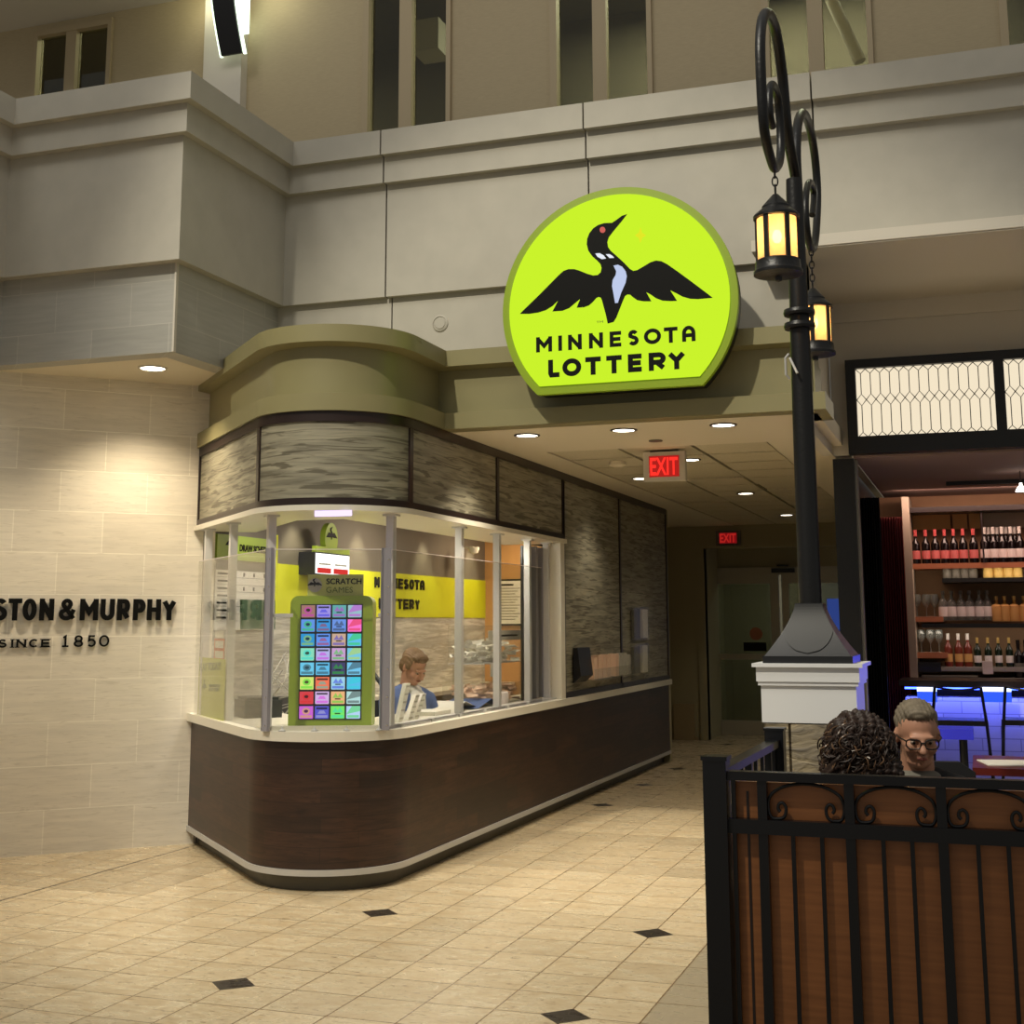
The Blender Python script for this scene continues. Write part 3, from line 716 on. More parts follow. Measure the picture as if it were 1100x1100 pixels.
light('AREA', 'booth_lamp', (-4.5, 11.2, 2.70), 34, (1, .88, .70), .5, rot=(0, 0, 0))
light('AREA', 'booth_lamp', (-4.5, 13.7, 2.70), 32, (1, .78, .52), .4, rot=(0, 0, 0))
for y in (9.95, 11.2, 12.75, 14.1):
    light('SPOT', 'wall_washer', (-5.15, y, 2.68), 30, (1, .93, .62), .03, spot=62, blend=.6, target=(-5.40, y, 1.5))
# tube light under the window head
t = thing('strip_light', (-4.02, 7.62, 2.235), 'glowing violet white strip light under the booth window head', 'light')
q = [onZ(u, v, 2.243) for u, v in ((338, 549), (378, 548), (378, 553), (338, 554))]
m = MB(); m.prism([(p.x, p.y) for p in q], lambda u, v, d: (u, v, d), 2.236, 2.244); m.build('diffuser', 'strip_violet', t)
m = MB(); m.prism([(p.x*1.002, p.y*1.002) for p in q], lambda u, v, d: (u, v, d), 2.242, 2.246); m.build('tray', 'aluminium', t)

# ---- window posts and sill
wf = thing('booth_window_frame', (-3.9, 7.9, .922), 'aluminium posts and frame of the ticket booth windows', 'window frame')
def post(x, y, w, mt='aluminium', d=None, z0=.922, z1=2.245, rz=0, nm='mullion'):
    d = d or w; mb = MB(Matrix.Translation((x, y, 0)) @ Matrix.Rotation(rz, 4, 'Z')); mb.box(-w/2, w/2, -d/2, d/2, z0, z1); mb.box(-w*.9, w*.9, -d*.8, d*.8, z1-.012, z1); return mb.build(nm, mt, wf)
for x, y, rz in ((-5.277, 8.43, -PI/4), (-4.80, 7.98, -PI/4), (-4.235, 7.50, -PI/4), (-3.50, 7.72, 0), (-3.50, 8.905, 0), (-3.50, 9.70, 0), (-3.50, 10.44, 0)):
    post(x, y, .05, rz=rz)
m = MB()
for k, y in enumerate((10.62, 10.72, 10.81, 10.90)): m.box(-3.56, -3.54+.02*(k % 2), y, y+.035, .94, 2.2)
m.build('sliding_track', 'dark_aluminium', wf); m = MB(); m.box(-3.60, -3.58, 10.55, 10.98, .93, 2.2); m.build('track_backing', 'machine_black', wf)
post(-3.50, 10.945, .05)
m = MB(); m.box(-3.50, -3.385, 10.99, 11.11, .922, 2.26); m.build('jamb', 'soft_white_laminate', wf)
m = MB(); m.box(-3.54, -3.43, 7.75, 11.0, .922, .936); m.build('sill_track', 'brushed_metal', wf)

# ---- acrylic screen standing on the counter
asn = thing('acrylic_screen', (-3.9, 7.6, .922), 'clear acrylic guard panels with riveted grey corner posts on the counter', 'screen')
A0 = Vector((-5.36, 8.44)); A1 = onZ(285, 784, .93).xy; A2 = onZ(413, 783, .93).xy; A3 = Vector((-3.415, 10.55)); zt_ = onY(285, 590.5, A1.y).z
A2 = Vector((A2.x, A2.y))
for a, c in ((A0, A1), (A1, A2), (A2+Vector((.02, .05)), A3)):
    m = MB(); m.seg(a, c, .006, .93, zt_); ap_ = m.build('acrylic_panel', 'acrylic', asn); m = MB(); m.seg(a, c, .007, zt_-.0, zt_+.004); m.build('edge_highlight', 'label_white', ap_)  # white strip paints the bright line along the acrylic's top edge
for p, rz in ((A1, -PI/8), (A2, PI/5)):
    m = MB(Matrix.Translation((p.x, p.y, 0)) @ Matrix.Rotation(rz, 4, 'Z')); m.box(-.028, .028, -.012, .012, .922, zt_+.01); m.box(-.028, -.018, -.012, .03, .922, zt_+.01); pp = m.build('corner_post', 'dark_aluminium', asn)
    for k in range(7):
        m = MB(Matrix.Translation((p.x, p.y, 0)) @ Matrix.Rotation(rz, 4, 'Z')); z = .955+k*(zt_-.98)/6.2
        m.lathe([(.006, 0), (.006, .003), (.001, .005)], (.012, -.012, z), 8, axis=Matrix.Rotation(PI/2, 3, 'X')); m.build('rivet', 'screw', pp)
for f0, f1 in ((.02, .20), (.93, .99)): m = MB(); m.seg(A1.lerp(A2, f0)+Vector((0, .01)), A1.lerp(A2, f1)+Vector((0, .01)), .012, 1.60, 1.622); m.build('cross_rail', 'aluminium', asn)
dd = A2-A1
m = MB(); m.seg(A1+Vector((0, .008)), A2+Vector((0, .008)), .02, .923, .95); m.build('foot_rail', 'soft_white_laminate', asn)
for k in range(4):
    p = A1.lerp(A2, .16+.27*k); m = MB(); m.lathe([(.022, 0), (.022, .006), (.008, .012), (.001, .03)], (p.x, p.y-.03, .923), 12); m.build('standoff', 'brushed_metal', asn, True)
for k in range(6):
    p = A2.lerp(A3, .08+.16*k); m = MB(); m.box(p.x-.02, p.x+.012, p.y-.02, p.y+.02, .923, .945); m.build('clip', 'brushed_metal', asn)
m = MB(); q0 = A2.lerp(A3, .03); m.seg(q0+Vector((-.005, 0)), A3+Vector((-.005, 0)), .012, .923, .942); m.build('foot_channel', 'dark_aluminium', asn)

# ---- loon emblem outline in fractions of the sign radius (used on sign, machine and posters)
LO = [(35,952),(150,905),(0,0)]
def loon_poly():
    a = [(35,952),(60,925),(200,790),(390,598),(430,562),(475,546),(530,546),(575,560),(650,590),(700,604),(740,600),(768,575),(776,535),(765,500),(735,468),(690,428),(655,378),(641,320),(645,270),(665,220),(700,175),(745,145),(800,128),(862,126)]
    pa = [(555+x/8.4636, 225+y/8.4636) for x, y in a]
    c = [(150,126),(190,100),(240,62),(288,46),(235,115),(160,205),(122,255),(108,300),(115,345),(140,380),(200,432),(260,488),(315,545),(345,562),(380,555),(440,520),(500,484),(550,468),(600,474),(650,500),(740,562),(860,650),(960,725),(1066,806),(1000,812),(930,818),(860,815),(790,795),(735,765),(680,738),(742,834),(680,836),(610,832),(550,810),(500,775),(462,755),(508,838),(440,838),(380,828),(340,800),(315,778),(290,776),(268,790),(245,845),(190,985),(165,1025),(112,1040),(95,960),(60,830),(50,806),(30,798),(10,806)]
    pc = [(640+x/8.4615, 225+y/8.4615) for x, y in c]
    e = [(690,850),(660,875),(615,892),(550,896),(582,815),(540,850),(480,900),(420,924),(330,930),(382,830),(330,880),(270,918),(200,940),(120,952)]
    pe = [(555+x/8.4636, 225+y/8.4636) for x, y in e]
    return pa+pc+pe
YS = 8.10
LP = [(onY(u, v, YS).x, onY(u, v, YS).z) for u, v in loon_poly()]
LCX, LCZ = -2.1, 3.59
LOON = [(x-LCX, z-LCZ) for x, z in LP]
def emblem(nm, fn, scale, mt, parent, d=.003, d0=0):
    m = MB(); m.prism([(x*scale, z*scale) for x, z in LOON], fn, d0, d0+d); return m.build(nm, mt, parent)

# ---- big round sign
sg = thing('round_sign', (-2.1, 8.28, 3.03), 'large illuminated lime green round sign with black loon above the corridor', 'sign')
def disc(r, zb, n=72):
    half = math.sqrt(max(0, r*r-(LCZ-zb)**2)); a0 = math.degrees(math.atan2(zb-LCZ, -half)); a1 = math.degrees(math.atan2(zb-LCZ, half))
    if a0 < 0: a0 += 360
    a1 = a1 if a1 < 0 else a1
    return [(LCX+r*math.cos(math.radians(a)), LCZ+r*math.sin(math.radians(a))) for a in [a0+(a1-a0)*i/n for i in range(n+1)]]
fy = lambda y: (lambda u, v, d: (u, y+d, v))
m = MB(); m.prism(disc(.772, 3.035), fy(8.15), 0, .13); m.build('can', 'black_paint', sg)
m = MB(); m.prism(disc(.782, 3.028), fy(YS+.004), 0, .05); m.build('rim', 'sign_rim', sg)
m = MB(); m.prism(disc(.732, 3.082), fy(YS), -.006, .03); m.build('face', 'sign_face', sg)
mk = lambda u, v, d: (u, YS-.007-d, v)
m = MB(); m.prism(LP, mk, 0, .004); lo = m.build('loon', 'ink', sg)
def mark(pts, sx, ox, oy, mt, nm, par=None, z=.004):
    m = MB(); m.prism([(onY(ox+x/sx, oy+y/sx, YS).x, onY(ox+x/sx, oy+y/sx, YS).z) for x, y in pts], mk, z, z+.002); m.build(nm, mt, par or lo)
emis('mark_white', (235, 240, 250), 1.0); emis('mark_blue', (196, 208, 240), .95); emis('mark_red', (226, 110, 100), .8); emis('mark_gold', (226, 232, 40), 1.0); 
mark([(165,515),(205,506),(245,525),(275,565),(286,610),(275,670),(235,760),(205,852),(180,855),(165,770),(152,700),(158,645),(185,600),(190,565)], 8.4615, 640, 225, 'mark_blue', 'breast_mark')
mark([(0,405),(40,402),(75,420),(98,450),(60,456),(20,435)], 8.4615, 640, 225, 'mark_white', 'neck_mark')
mark([(95,412),(130,410),(155,425),(172,444),(130,446)], 8.4615, 640, 225, 'mark_white', 'neck_mark')
mark(arc(785, 190, 26, 28, 0, 330, 14), 8.4636, 555, 225, 'mark_red', 'eye')
mark([(410,165),(425,215),(460,238),(425,262),(408,310),(392,262),(358,238),(393,215)], 8.4615, 640, 225, 'mark_gold', 'star', sg, 0)
PT = lambda x, y: (lambda p: (p.x, p.z))(onY(565+x/5.5, 340+y/5.5, YS))
def sign_word(word, boxes, yl, yr, h, t, nm):
    """boxes: letter left/right in the lettering; top and foot heights measured at both ends"""
    for ch, (a, c) in zip(word, boxes):
        xa = PT(a, 0)[0]; xc = PT(c, 0)[0]; m = MB()
        if ch == 'I': xa -= .02; xc += .02
        strokes(m, ch, xa, xc, yl, yl+h, t, mk, 0, .004)
        m.build('letter', 'ink', sg)
zb1 = (PT(62, 213)[1]+PT(1000, 148)[1])/2; zt1 = (PT(62, 122)[1]+PT(1000, 57)[1])/2
zb2 = (PT(160, 363)[1]+PT(885, 312)[1])/2; zt2 = (PT(132, 260)[1]+PT(885, 205)[1])/2
sign_word('MINNESOTA', [(62,155),(193,213),(250,330),(373,455),(495,562),(603,665),(697,797),(815,895),(922,1000)], zb1, None, zt1-zb1, .0245, 'upper_lettering')
sign_word('LOTTERY', [(132,197),(215,325),(350,440),(473,563),(600,680),(722,822),(832,940)], zb2, None, zt2-zb2, .032, 'lower_lettering')
text('small_mark', 'TM', lambda u, v, d: (onY(641, 347, YS).x+u, mk(0, 0, d)[1], onY(641, 347.5, YS).z+v), .014, .045, 'lime_dark', sg, .002)

# ---- store lettering on the 45 degree wall
nrm = Vector((d45.y, -d45.x))
def onJ(u, v):
    d = ray(u, v); n3 = Vector((nrm.x, nrm.y, 0)); w = Vector((jm.x, jm.y, 0)); return EYE+d*((w-EYE).dot(n3)/d.dot(n3))
sl = thing('store_lettering', (jm.x-d45.x*.8, jm.y-d45.y*.8, 1.39), 'raised black store lettering on the cream tiled wall', 'sign')
def jf(p, z0): return lambda u, v, d: (p.x+d45.x*u+nrm.x*d, p.y+d45.y*u+nrm.y*d, z0+v)
for ch, a, c in (('S', -8, 7.5), ('T', 8.5, 23), ('O', 24, 39), ('N', 42, 57.5), ('&', 63, 81), ('M', 85.5, 105), ('U', 107.5, 122.5), ('R', 125.5, 139), ('P', 142.5, 155.5), ('H', 157.5, 172), ('Y', 173.5, 188.5)):
    p = onJ(a, 655); q = onJ(c, 655); w = (q-p).length; m = MB()
    strokes(m, ch, 0, w, 0, .152, .033 if ch != '&' else .028, jf(p, 1.588), .012, .032); m.box(0, 0, 0, 0, 0, 0) if False else None; m.build('letter', 'ink', sl)
for ch, a, c, h in (('S', -2, 7, .058), ('I', 11, 15, .058), ('N', 17.5, 28, .058), ('C', 31, 41, .058), ('E', 44, 53, .058), ('1', 66, 74, .082), ('8', 79, 89, .082), ('5', 93.5, 103, .082), ('0', 106, 117, .082)):
    p = onJ(a, 690); q = onJ(c, 690); m = MB(); w = (q-p).length; strokes(m, ch, 0, w, 0, h, .0125, jf(p, 1.402), .006, .018)
    if ch in 'INE': 
        for zz in (0, h-.006):
            for xx in ((w/2,) if ch == 'I' else (.006, w-.006)): m.prism([(xx-.014, zz), (xx+.014, zz), (xx+.014, zz+.006), (xx-.014, zz+.006)], jf(p, 1.402), .006, .0185)
    m.build('small_letter', 'ink', sl)

# ================================================================== BOOTH CONTENTS
# scratch ticket machine facing out of the front pane
PHI = YAW; ex = Vector((math.cos(PHI), math.sin(PHI), 0)); en = Vector((-math.sin(PHI), math.cos(PHI), 0)); cm = onY(355.5, 760, 7.72); cm.z = 0
MM = Matrix.Translation(cm) @ Matrix.Rotation(PHI, 4, 'Z')
def mp(u, v): d = ray(u, v); P = EYE+d*((cm-EYE).dot(en)/d.dot(en)); return Vector(((P-cm).dot(ex), 0, P.z))
ym = 0.0
x0 = mp(311, 700).x; x1 = mp(400, 700).x; ztp = mp(355, 640).z
tm = thing('ticket_machine', (cm.x, cm.y, .922), 'lime green scratch ticket machine with a glowing grid screen behind the front pane', 'machine')
def rrect(xa, xb, za, zb_, r, n=6):
    P = []
    for cx, cz, a0 in ((xb-r, zb_-r, 0), (xa+r, zb_-r, 90)): P += [(cx+r*math.cos(math.radians(a0+90*i/n)), cz+r*math.sin(math.radians(a0+90*i/n))) for i in range(n+1)]
    return P+[(xa, za), (xb, za)]
m = MB(MM); m.prism(rrect(x0, x1, .923, ztp, .05), fy(ym), 0, .20); m.build('housing', 'lime', tm)
sx0 = mp(322, 700).x; sx1 = mp(389, 700).x; sz0 = mp(355, 773).z; sz1 = mp(355, 649).z
m = MB(MM); m.box(sx0, sx1, ym-.006, ym, sz0, sz1); scn = m.build('screen', 'machine_black', tm)
cw = (sx1-sx0)/4; chh = (sz1-sz0)/8
pal = [[(150,110,100),(150,140,220),(90,160,160),(140,180,190)],[(90,140,220),(50,140,210),(100,140,220),(240,110,200)],[(40,140,200),(90,140,230),(190,160,140),(90,180,230)],
 [(130,210,180),(170,170,225),(190,150,200),(110,190,220)],[(100,190,225),(90,180,225),(60,60,100),(110,190,230)],[(200,220,110),(230,110,80),(150,200,225),(80,180,225)],
 [(200,60,70),(200,170,220),(225,170,120),(170,210,210)],[(190,90,200),(80,80,190),(110,220,100),(170,200,235)]]
rr = random.Random(3)
for i in range(8):
    for j in range(4):
        c = pal[i][j]; nm = 'ticket_%d_%d' % (i, j); emis(nm, c, 1.25); c2 = tuple(min(255, int(v*.6+(235 if rr.random() < .5 else 40)*.4)) for v in c); emis(nm+'b', c2, 1.1)
        emis(nm+'c', tuple(int(v*.4) for v in c), 1.0)
        xa = sx0+cw*(j+.06); za = sz1-chh*(i+.93); w = cw*.88; h = chh*.86
        m = MB(MM); m.prism([(xa+.003, za), (xa+w-.003, za), (xa+w, za+.004), (xa+w, za+h), (xa, za+h), (xa, za+.004)], fy(ym-.008), 0, .002, 0)
        k = (i*4+j*3+i) % 5; P_ = lambda pts, mi, dd: m.prism([(xa+w*a_, za+h*b_) for a_, b_ in pts], fy(ym-dd), 0, .001, mi)
        P_([(.08, .08), (.92, .08), (.92, .28), (.08, .28)], 1, .010)
        if k == 0: P_([(.5+.3*math.cos(q), .6+.28*math.sin(q)) for q in [x*.5 for x in range(12)]], 1, .0105); P_([(.5+.16*math.cos(q), .6+.13*math.sin(q)) for q in [x*.5 for x in range(12)]], 2, .0115)
        elif k == 1: P_([(.12, .5), (.35, .9), (.5, .6), (.68, .9), (.88, .5)], 1, .0105); P_([(.3, .36), (.7, .36), (.7, .46), (.3, .46)], 2, .0105)
        elif k == 2: P_([(.15, .45), (.85, .5), (.7, .85), (.3, .8)], 1, .0105); P_([(.3, .55), (.7, .58), (.6, .7)], 2, .0115)
        elif k == 3: P_([(.1, .75), (.9, .75), (.9, .9), (.1, .9)], 2, .0105); P_([(.2, .4), (.8, .4), (.65, .65), (.35, .65)], 1, .0105)
        else: P_([(.0, .35), (1, .6), (1, 1), (.4, 1)], 1, .0105)
        m.build('ticket_tile', [nm, nm+'b', nm+'c'], scn)
hx0 = mp(330, 630).x; hx1 = mp(390, 630).x; hz0 = mp(355, 641).z; hz1 = mp(355, 617).z
mat('topper', (186, 190, 104), .5)
m = MB(MM); m.box(hx0, hx1, ym+.02, ym+.03, hz0, hz1); tpn = m.build('topper_panel', 'topper', tm)
mt_ = lambda f: (lambda u, v, d: MM @ Vector(f(u, v, d)))
hx_ = mp(350, 630).x; H_ = hz1-hz0
text('topper_lettering', 'SCRATCH', mt_(lambda u, v, d: (hx_+u, ym+.019-d, hz0+H_*.56+v)), H_*.26, hx1-hx_-.012, 'ink', tm, .003, .02)
text('topper_lettering', 'GAMES', mt_(lambda u, v, d: (hx_+u, ym+.019-d, hz0+H_*.18+v)), H_*.26, (hx1-hx_)*.72, 'lime_dark', tm, .003, .0)
m = MB(MM); cxx = mp(338, 626).x; m.prism([(cxx+.045*math.cos(q*.3), hz0+H_*.52+.045*math.sin(q*.3)) for q in range(21)], fy(ym+.018), -.002, 0); m.build('topper_disc', 'paper_grey', tm)
emblem('topper_emblem', mt_(lambda u, v, d: (cxx+u, ym+.015-d, hz0+H_*.52+v)), .075, 'ink', tm)

# jackpot display on the back wall
def bw(u, v, x=-5.42): return onX(u, v, x)
def wallbox(nm, u0, v0, u1, v1, mt, x=-5.418, th=.02, parent=None, xo=0):
    p = onX(u0, v1, x+th); q = onX(u1, v0, x+th); pa = onX(u0, v0, x+th); z1 = pa.z; z0 = p.z
    m = MB(); m.box(x+xo, x+th, p.y, q.y, z0, z1); return m.build(nm, mt, parent), (p.y, q.y, z0, z1)
xd = -5.26; P1 = onX(338, 617, xd); P2 = onX(375.5, 597, xd); ya, yb = P1.y, P2.y; z0 = P1.z; z1 = onX(338, 592.5, xd).z
jd = thing('jackpot_display', (xd-.08, (ya+yb)/2, z0), 'bright white and red jackpot display with lime loon crest on the back wall', 'display')
m = MB(); m.box(-5.412, xd, ya, yb, z0, z1); m.build('cabinet', 'machine_black', jd)
m = MB(); m.box(xd, xd+.004, ya+.01, yb-.01, z0+.01, z1-.01); m.build('face', 'display_white', jd)
for a, c in ((.06, .44), (.52, .94)):
    m = MB(); m.box(xd+.004, xd+.007, ya+(yb-ya)*a, ya+(yb-ya)*c, z0+.015, z0+.06); m.build('red_panel', 'display_red', jd)
    for k in range(4): 
        m = MB(); yy = ya+(yb-ya)*(a+.04+.085*k); m.box(xd+.004, xd+.006, yy, yy+.05, z0+.085, z0+.10); m.build('dark_mark', 'paper_grey', jd)
m = MB(); m.box(xd-.03, xd+.01, ya, yb-.02, z1, z1+.05); m.build('crest_bar', 'lime', jd)
pc = onX(355, 584, xd); m = MB(); m.prism(arc(pc.y, z1+.12, .12, .14, -30, 210, 24), lambda u, v, d: (xd-.04+d, u, v), 0, .05); m.build('crest', 'lime', jd)
emblem('crest_emblem', lambda u, v, d: (xd+.011+d, pc.y+u, z1+.135+v), .16, 'ink', jd)

# draw schedule
o, (a, c, z0, z1) = wallbox('header', 233, 573, 297, 600, 'lime', th=.02)
ds = thing('draw_schedule_board', (-5.41, (a+c)/2, 1.5), 'white draw schedule chart under a lime header on the booth back wall', 'board')
W0 = WM[o]; o.parent = ds; o.location = Vector(o.location)-Vector(ds.location)
text('header_lettering', 'DRAW SCHEDULE', lambda u, v, d: (-5.397+d, a+(c-a)*.36+u, z0+.07+v), .055, (c-a)*.58, 'ink', ds, .003, .03)
emblem('header_emblem', lambda u, v, d: (-5.397+d, a+(c-a)*.22+u, z0+.11+v), .13, 'ink', ds)
y0, y1 = a, c; zt2_, zb2_ = z0-.02, bw(233, 677).z
m = MB(); m.box(-5.418, -5.405, y0, y1, zb2_, zt2_); m.build('chart', 'paper', ds)
m = MB(); m.box(-5.405, -5.402, y0, y1, zt2_-.06, zt2_); m.build('chart_heading', 'machine_grey', ds)
for k in range(1, 8):
    z = zt2_-.06-k*.055; m = MB(); m.box(-5.405, -5.403, y0+.02, y1-.02, z, z+.003); m.build('grid_line', 'machine_grey', ds)
    m = MB(); m.box(-5.405, -5.402, y0+.03, y0+.17, z+.02, z+.034); m.build('row_text', 'ink', ds)
    for q in (.45, .62, .8):
        if (k+int(q*10)) % 2: m = MB(); yy = y0+(y1-y0)*q; m.box(-5.405, -5.402, yy, yy+.02, z+.012, z+.042); m.build('time_mark', 'ink', ds)
# lime poster beside it, dark green board
m = MB(); p = bw(287, 640); q = bw(297, 575); m.box(-5.418, -5.404, p.y, q.y, 1.62, q.z); tag(m.build('banner', 'wall_yellow'), 'bright yellow vertical strip between draw schedule and jackpot display', 'banner')
m = MB(); p = onX(258, 676, -5.2); q = onX(298, 645, -5.2); m.add([(-5.18, p.y, p.z), (-5.18, q.y-.06, p.z), (-5.22, q.y, q.z), (-5.22, p.y+.05, q.z), (-5.2, p.y, p.z), (-5.2, q.y-.06, p.z), (-5.24, q.y, q.z), (-5.24, p.y+.05, q.z)], [(0, 1, 2, 3), (7, 6, 5, 4), (0, 4, 5, 1), (1, 5, 6, 2), (2, 6, 7, 3), (3, 7, 4, 0)])
tag(m.build('terminal_screen_back', 'dark_green'), 'tilted dark green panel below the draw schedule chart', 'panel')
# papers on the 45 degree pane
def ob45(u0, v0, u1, v1, off, mt, nm, label, cat, parent=None, th=.003):
    """flat sheet on the left pane"""
    n3 = Vector((-1, -1, 0)).normalized(); w = Vector((A0.x, A0.y, 0))-n3*off
    def hit(u, v): d = ray(u, v); return EYE+d*((w-EYE).dot(n3)/d.dot(n3))
    p = hit(u0, (v0+v1)/2); q = hit(u1, (v0+v1)/2); z1 = hit((u0+u1)/2, v0).z; z0 = hit((u0+u1)/2, v1).z
    m = MB(); m.seg(p.xy, q.xy, th, z0, z1); o = m.build(nm, mt, parent)
    if label: tag(o, label, cat)
    return o, p, q, z0, z1
t = thing('lime_poster', (A0.x+.1, A0.y-.1, .95), 'pale lime PLAY TODAY poster standing in the leftmost booth pane', 'poster')
o, p, q, z0, z1 = ob45(213, 707, 241, 771, .03, 'lime_paper', 'sheet', None, None, t)
dv = (q-p).normalized(); fn = lambda u, v, d: tuple(Vector((p.x, p.y, 0))+dv*u+Vector((-.707, -.707, 0))*(.002+d)+Vector((0, 0, v)))
L_ = (q-p).length
text('heading', 'PLAY TODAY!', lambda u, v, d: fn(.03+u, z1-.10+v, d), .055, L_*.82, 'lime_dark', t, .002, .01)
emblem('poster_emblem', lambda u, v, d: fn(L_*.26+u, z0+(z1-z0)*.46+v, d), .10, 'lime_dark', t)
text('poster_lettering', 'MINNESOTA', lambda u, v, d: fn(L_*.44+u, z0+(z1-z0)*.47+v, d), .02, L_*.42, 'lime_dark', t, .002, .01)
text('poster_lettering', 'LOTTERY', lambda u, v, d: fn(L_*.44+u, z0+(z1-z0)*.40+v, d), .024, L_*.4, 'lime_dark', t, .002, .01)
t = thing('leaflet_card', (-5.2, 8.45, 1.35), 'orange and white card hanging above the lime poster', 'card')
o, p, q, z0, z1 = ob45(230, 686, 240.5, 710, .10, 'orange_paper', 'card', None, None, t)
dv2 = (q-p).normalized()
for k in range(3):
    m = MB(); aa = Vector((p.x, p.y))+dv2.xy*.04+Vector((-.7, -.7))*.004; m.seg(aa, aa+dv2.xy*((q-p).length-.045), .002, z0+.02+.07*k, z0+.07+.07*k); m.build('white_field', 'paper', t)
# terminal, printer, monitor, chair, wires
def boxthing(nm, x0, x1, y0, y1, z0, z1, mt, label, cat):
    m = MB(); m.box(x0, x1, y0, y1, z0, z1); o = m.build(nm, mt); tag(o, label, cat); return o
t = thing('ticket_printer', (-4.82, 8.35, .922), 'black ticket printer on the counter beside the lime poster', 'printer')
m = MB(Matrix.Translation((-4.80, 8.32, 0)) @ Matrix.Rotation(-PI/4, 4, 'Z')); m.box(-.16, .14, -.1, .16, .922, 1.04); m.box(-.14, .12, -.08, .14, 1.04, 1.06); m.build('body', 'machine_black', t)
m = MB(Matrix.Translation((-4.80, 8.32, 0)) @ Matrix.Rotation(-PI/4, 4, 'Z')); m.box(-.1, .08, -.104, -.1, .96, .985); m.build('slot', 'machine_grey', t)
t = thing('coupon_holder', (-5.12, 8.42, .922), 'small dark glass of pens at the foot of the lime poster', 'holder')
m = MB(); m.lathe([(.03, 0), (.035, .14), (.03, .14), (.026, .01), (.001, .01)], (-5.06, 8.30, .922), 12); m.build('cup', 'machine_black', t, True)
mat('terminal_grey', (62, 58, 54), .5)
t = thing('lottery_terminal', (-4.75, 8.95, .75), 'grey lottery terminal with notes taped on it left of the green machine', 'machine')
m = MB(Matrix.Translation((-4.72, 9.0, 0)) @ Matrix.Rotation(-.5, 4, 'Z')); m.box(-.30, .30, -.1, .25, .72, 1.02); m.box(-.26, .26, 0, .1, 1.02, 1.10); m.build('body', 'terminal_grey', t)
m = MB(Matrix.Translation((-4.72, 9.0, 0)) @ Matrix.Rotation(-.5, 4, 'Z') @ Matrix.Rotation(-.2, 4, 'X')); m.box(-.26, .30, .0, .04, 1.10, 1.42); m.build('monitor', 'machine_black', t)
for k, (a, c, e, f_) in enumerate(((-.22, -.02, 1.20, 1.40), (0, .17, 1.22, 1.38), (-.1, .05, 1.36, 1.45))):
    m = MB(Matrix.Translation((-4.72, 9.0, 0)) @ Matrix.Rotation(-.5, 4, 'Z') @ Matrix.Rotation(-.2, 4, 'X')); m.box(a, c, -.006-.001*k, -.003-.001*k, e, f_); m.build('taped_note', 'paper', t)
m = MB(); rr = random.Random(5)
for k in range(9):
    a = Vector((-4.75+rr.uniform(-.2, .2), 8.75+rr.uniform(-.05, .1), 1.3+rr.uniform(-.1, .1))); m.tube([a, a+Vector((rr.uniform(-.1, .1), -.08, -.16)), a+Vector((rr.uniform(-.2, .2), -.02, -.35)), a+Vector((rr.uniform(-.2, .2), -.1, -.42))], .006, 6)
m.build('cable', 'paper_grey', t, True)
t = thing('office_chair', (-4.25, 9.2, .0), 'black swivel chair half hidden behind the green ticket machine', 'chair')
m = MB(); m.tube([(-4.62, 8.98, .98), (-4.55, 8.92, 1.15), (-4.42, 8.92, 1.22), (-4.2, 8.95, 1.22), (-4.1, 8.95, 1.1)], .018, 10); m.build('arm_loop', 'machine_black', t, True)
m = MB(); m.lathe([(.25, .44), (.27, .48), (.26, .53), (.02, .54)], (-4.3, 9.15, 0), 20); m.build('seat', 'charcoal_cloth', t, True)
m = MB(); m.tube([(-4.3, 9.15, .08), (-4.3, 9.15, .45)], .03, 10); m.build('column', 'machine_black', t)
for k in range(5): m = MB(); a = k*PI*.4; m.tube([(-4.3, 9.15, .1), (-4.3+.28*math.cos(a), 9.15+.28*math.sin(a), .04)], .018, 8); m.build('leg', 'machine_black', t)
# leaflet racks: three tall white strips
for k, (u0, v0, u1, v1) in enumerate(((442, 734, 430, 777), (452, 746, 440, 775), (459, 745, 447, 773))):
    x = -3.62; p = onX(u1, v1, x); q = onX(u0, v0, x); w = .034
    m = MB(); e = [(x, p.y-w, max(.923, p.z)), (x, p.y+w, max(.923, p.z)), (x-.02, q.y+w, q.z), (x-.02, q.y-w, q.z)]
    m.add(e+[(a-.03, b_, c_) for a, b_, c_ in e], [(0, 1, 2, 3), (7, 6, 5, 4), (0, 4, 5, 1), (1, 5, 6, 2), (2, 6, 7, 3), (3, 7, 4, 0)])
    o = m.build('ticket_strip', 'paper'); tag(o, ['tallest leaning strip of white play slips left in front of attendant', 'middle leaning strip of white play slips in front of attendant', 'right leaning strip of white play slips in front of attendant'][k], 'play slips', 'leaning strips of play slips')
    m = MB(); n_ = 5
    for r in range(n_):
        f0 = (r+.5)/n_; yy = p.y+(q.y-p.y)*f0; zz = p.z+(q.z-p.z)*f0; m.box(x+.002-.02*f0, x+.004-.02*f0, yy-.03, yy+.03, zz, zz+.012)
    m.build('printed_row', 'paper_grey', o)
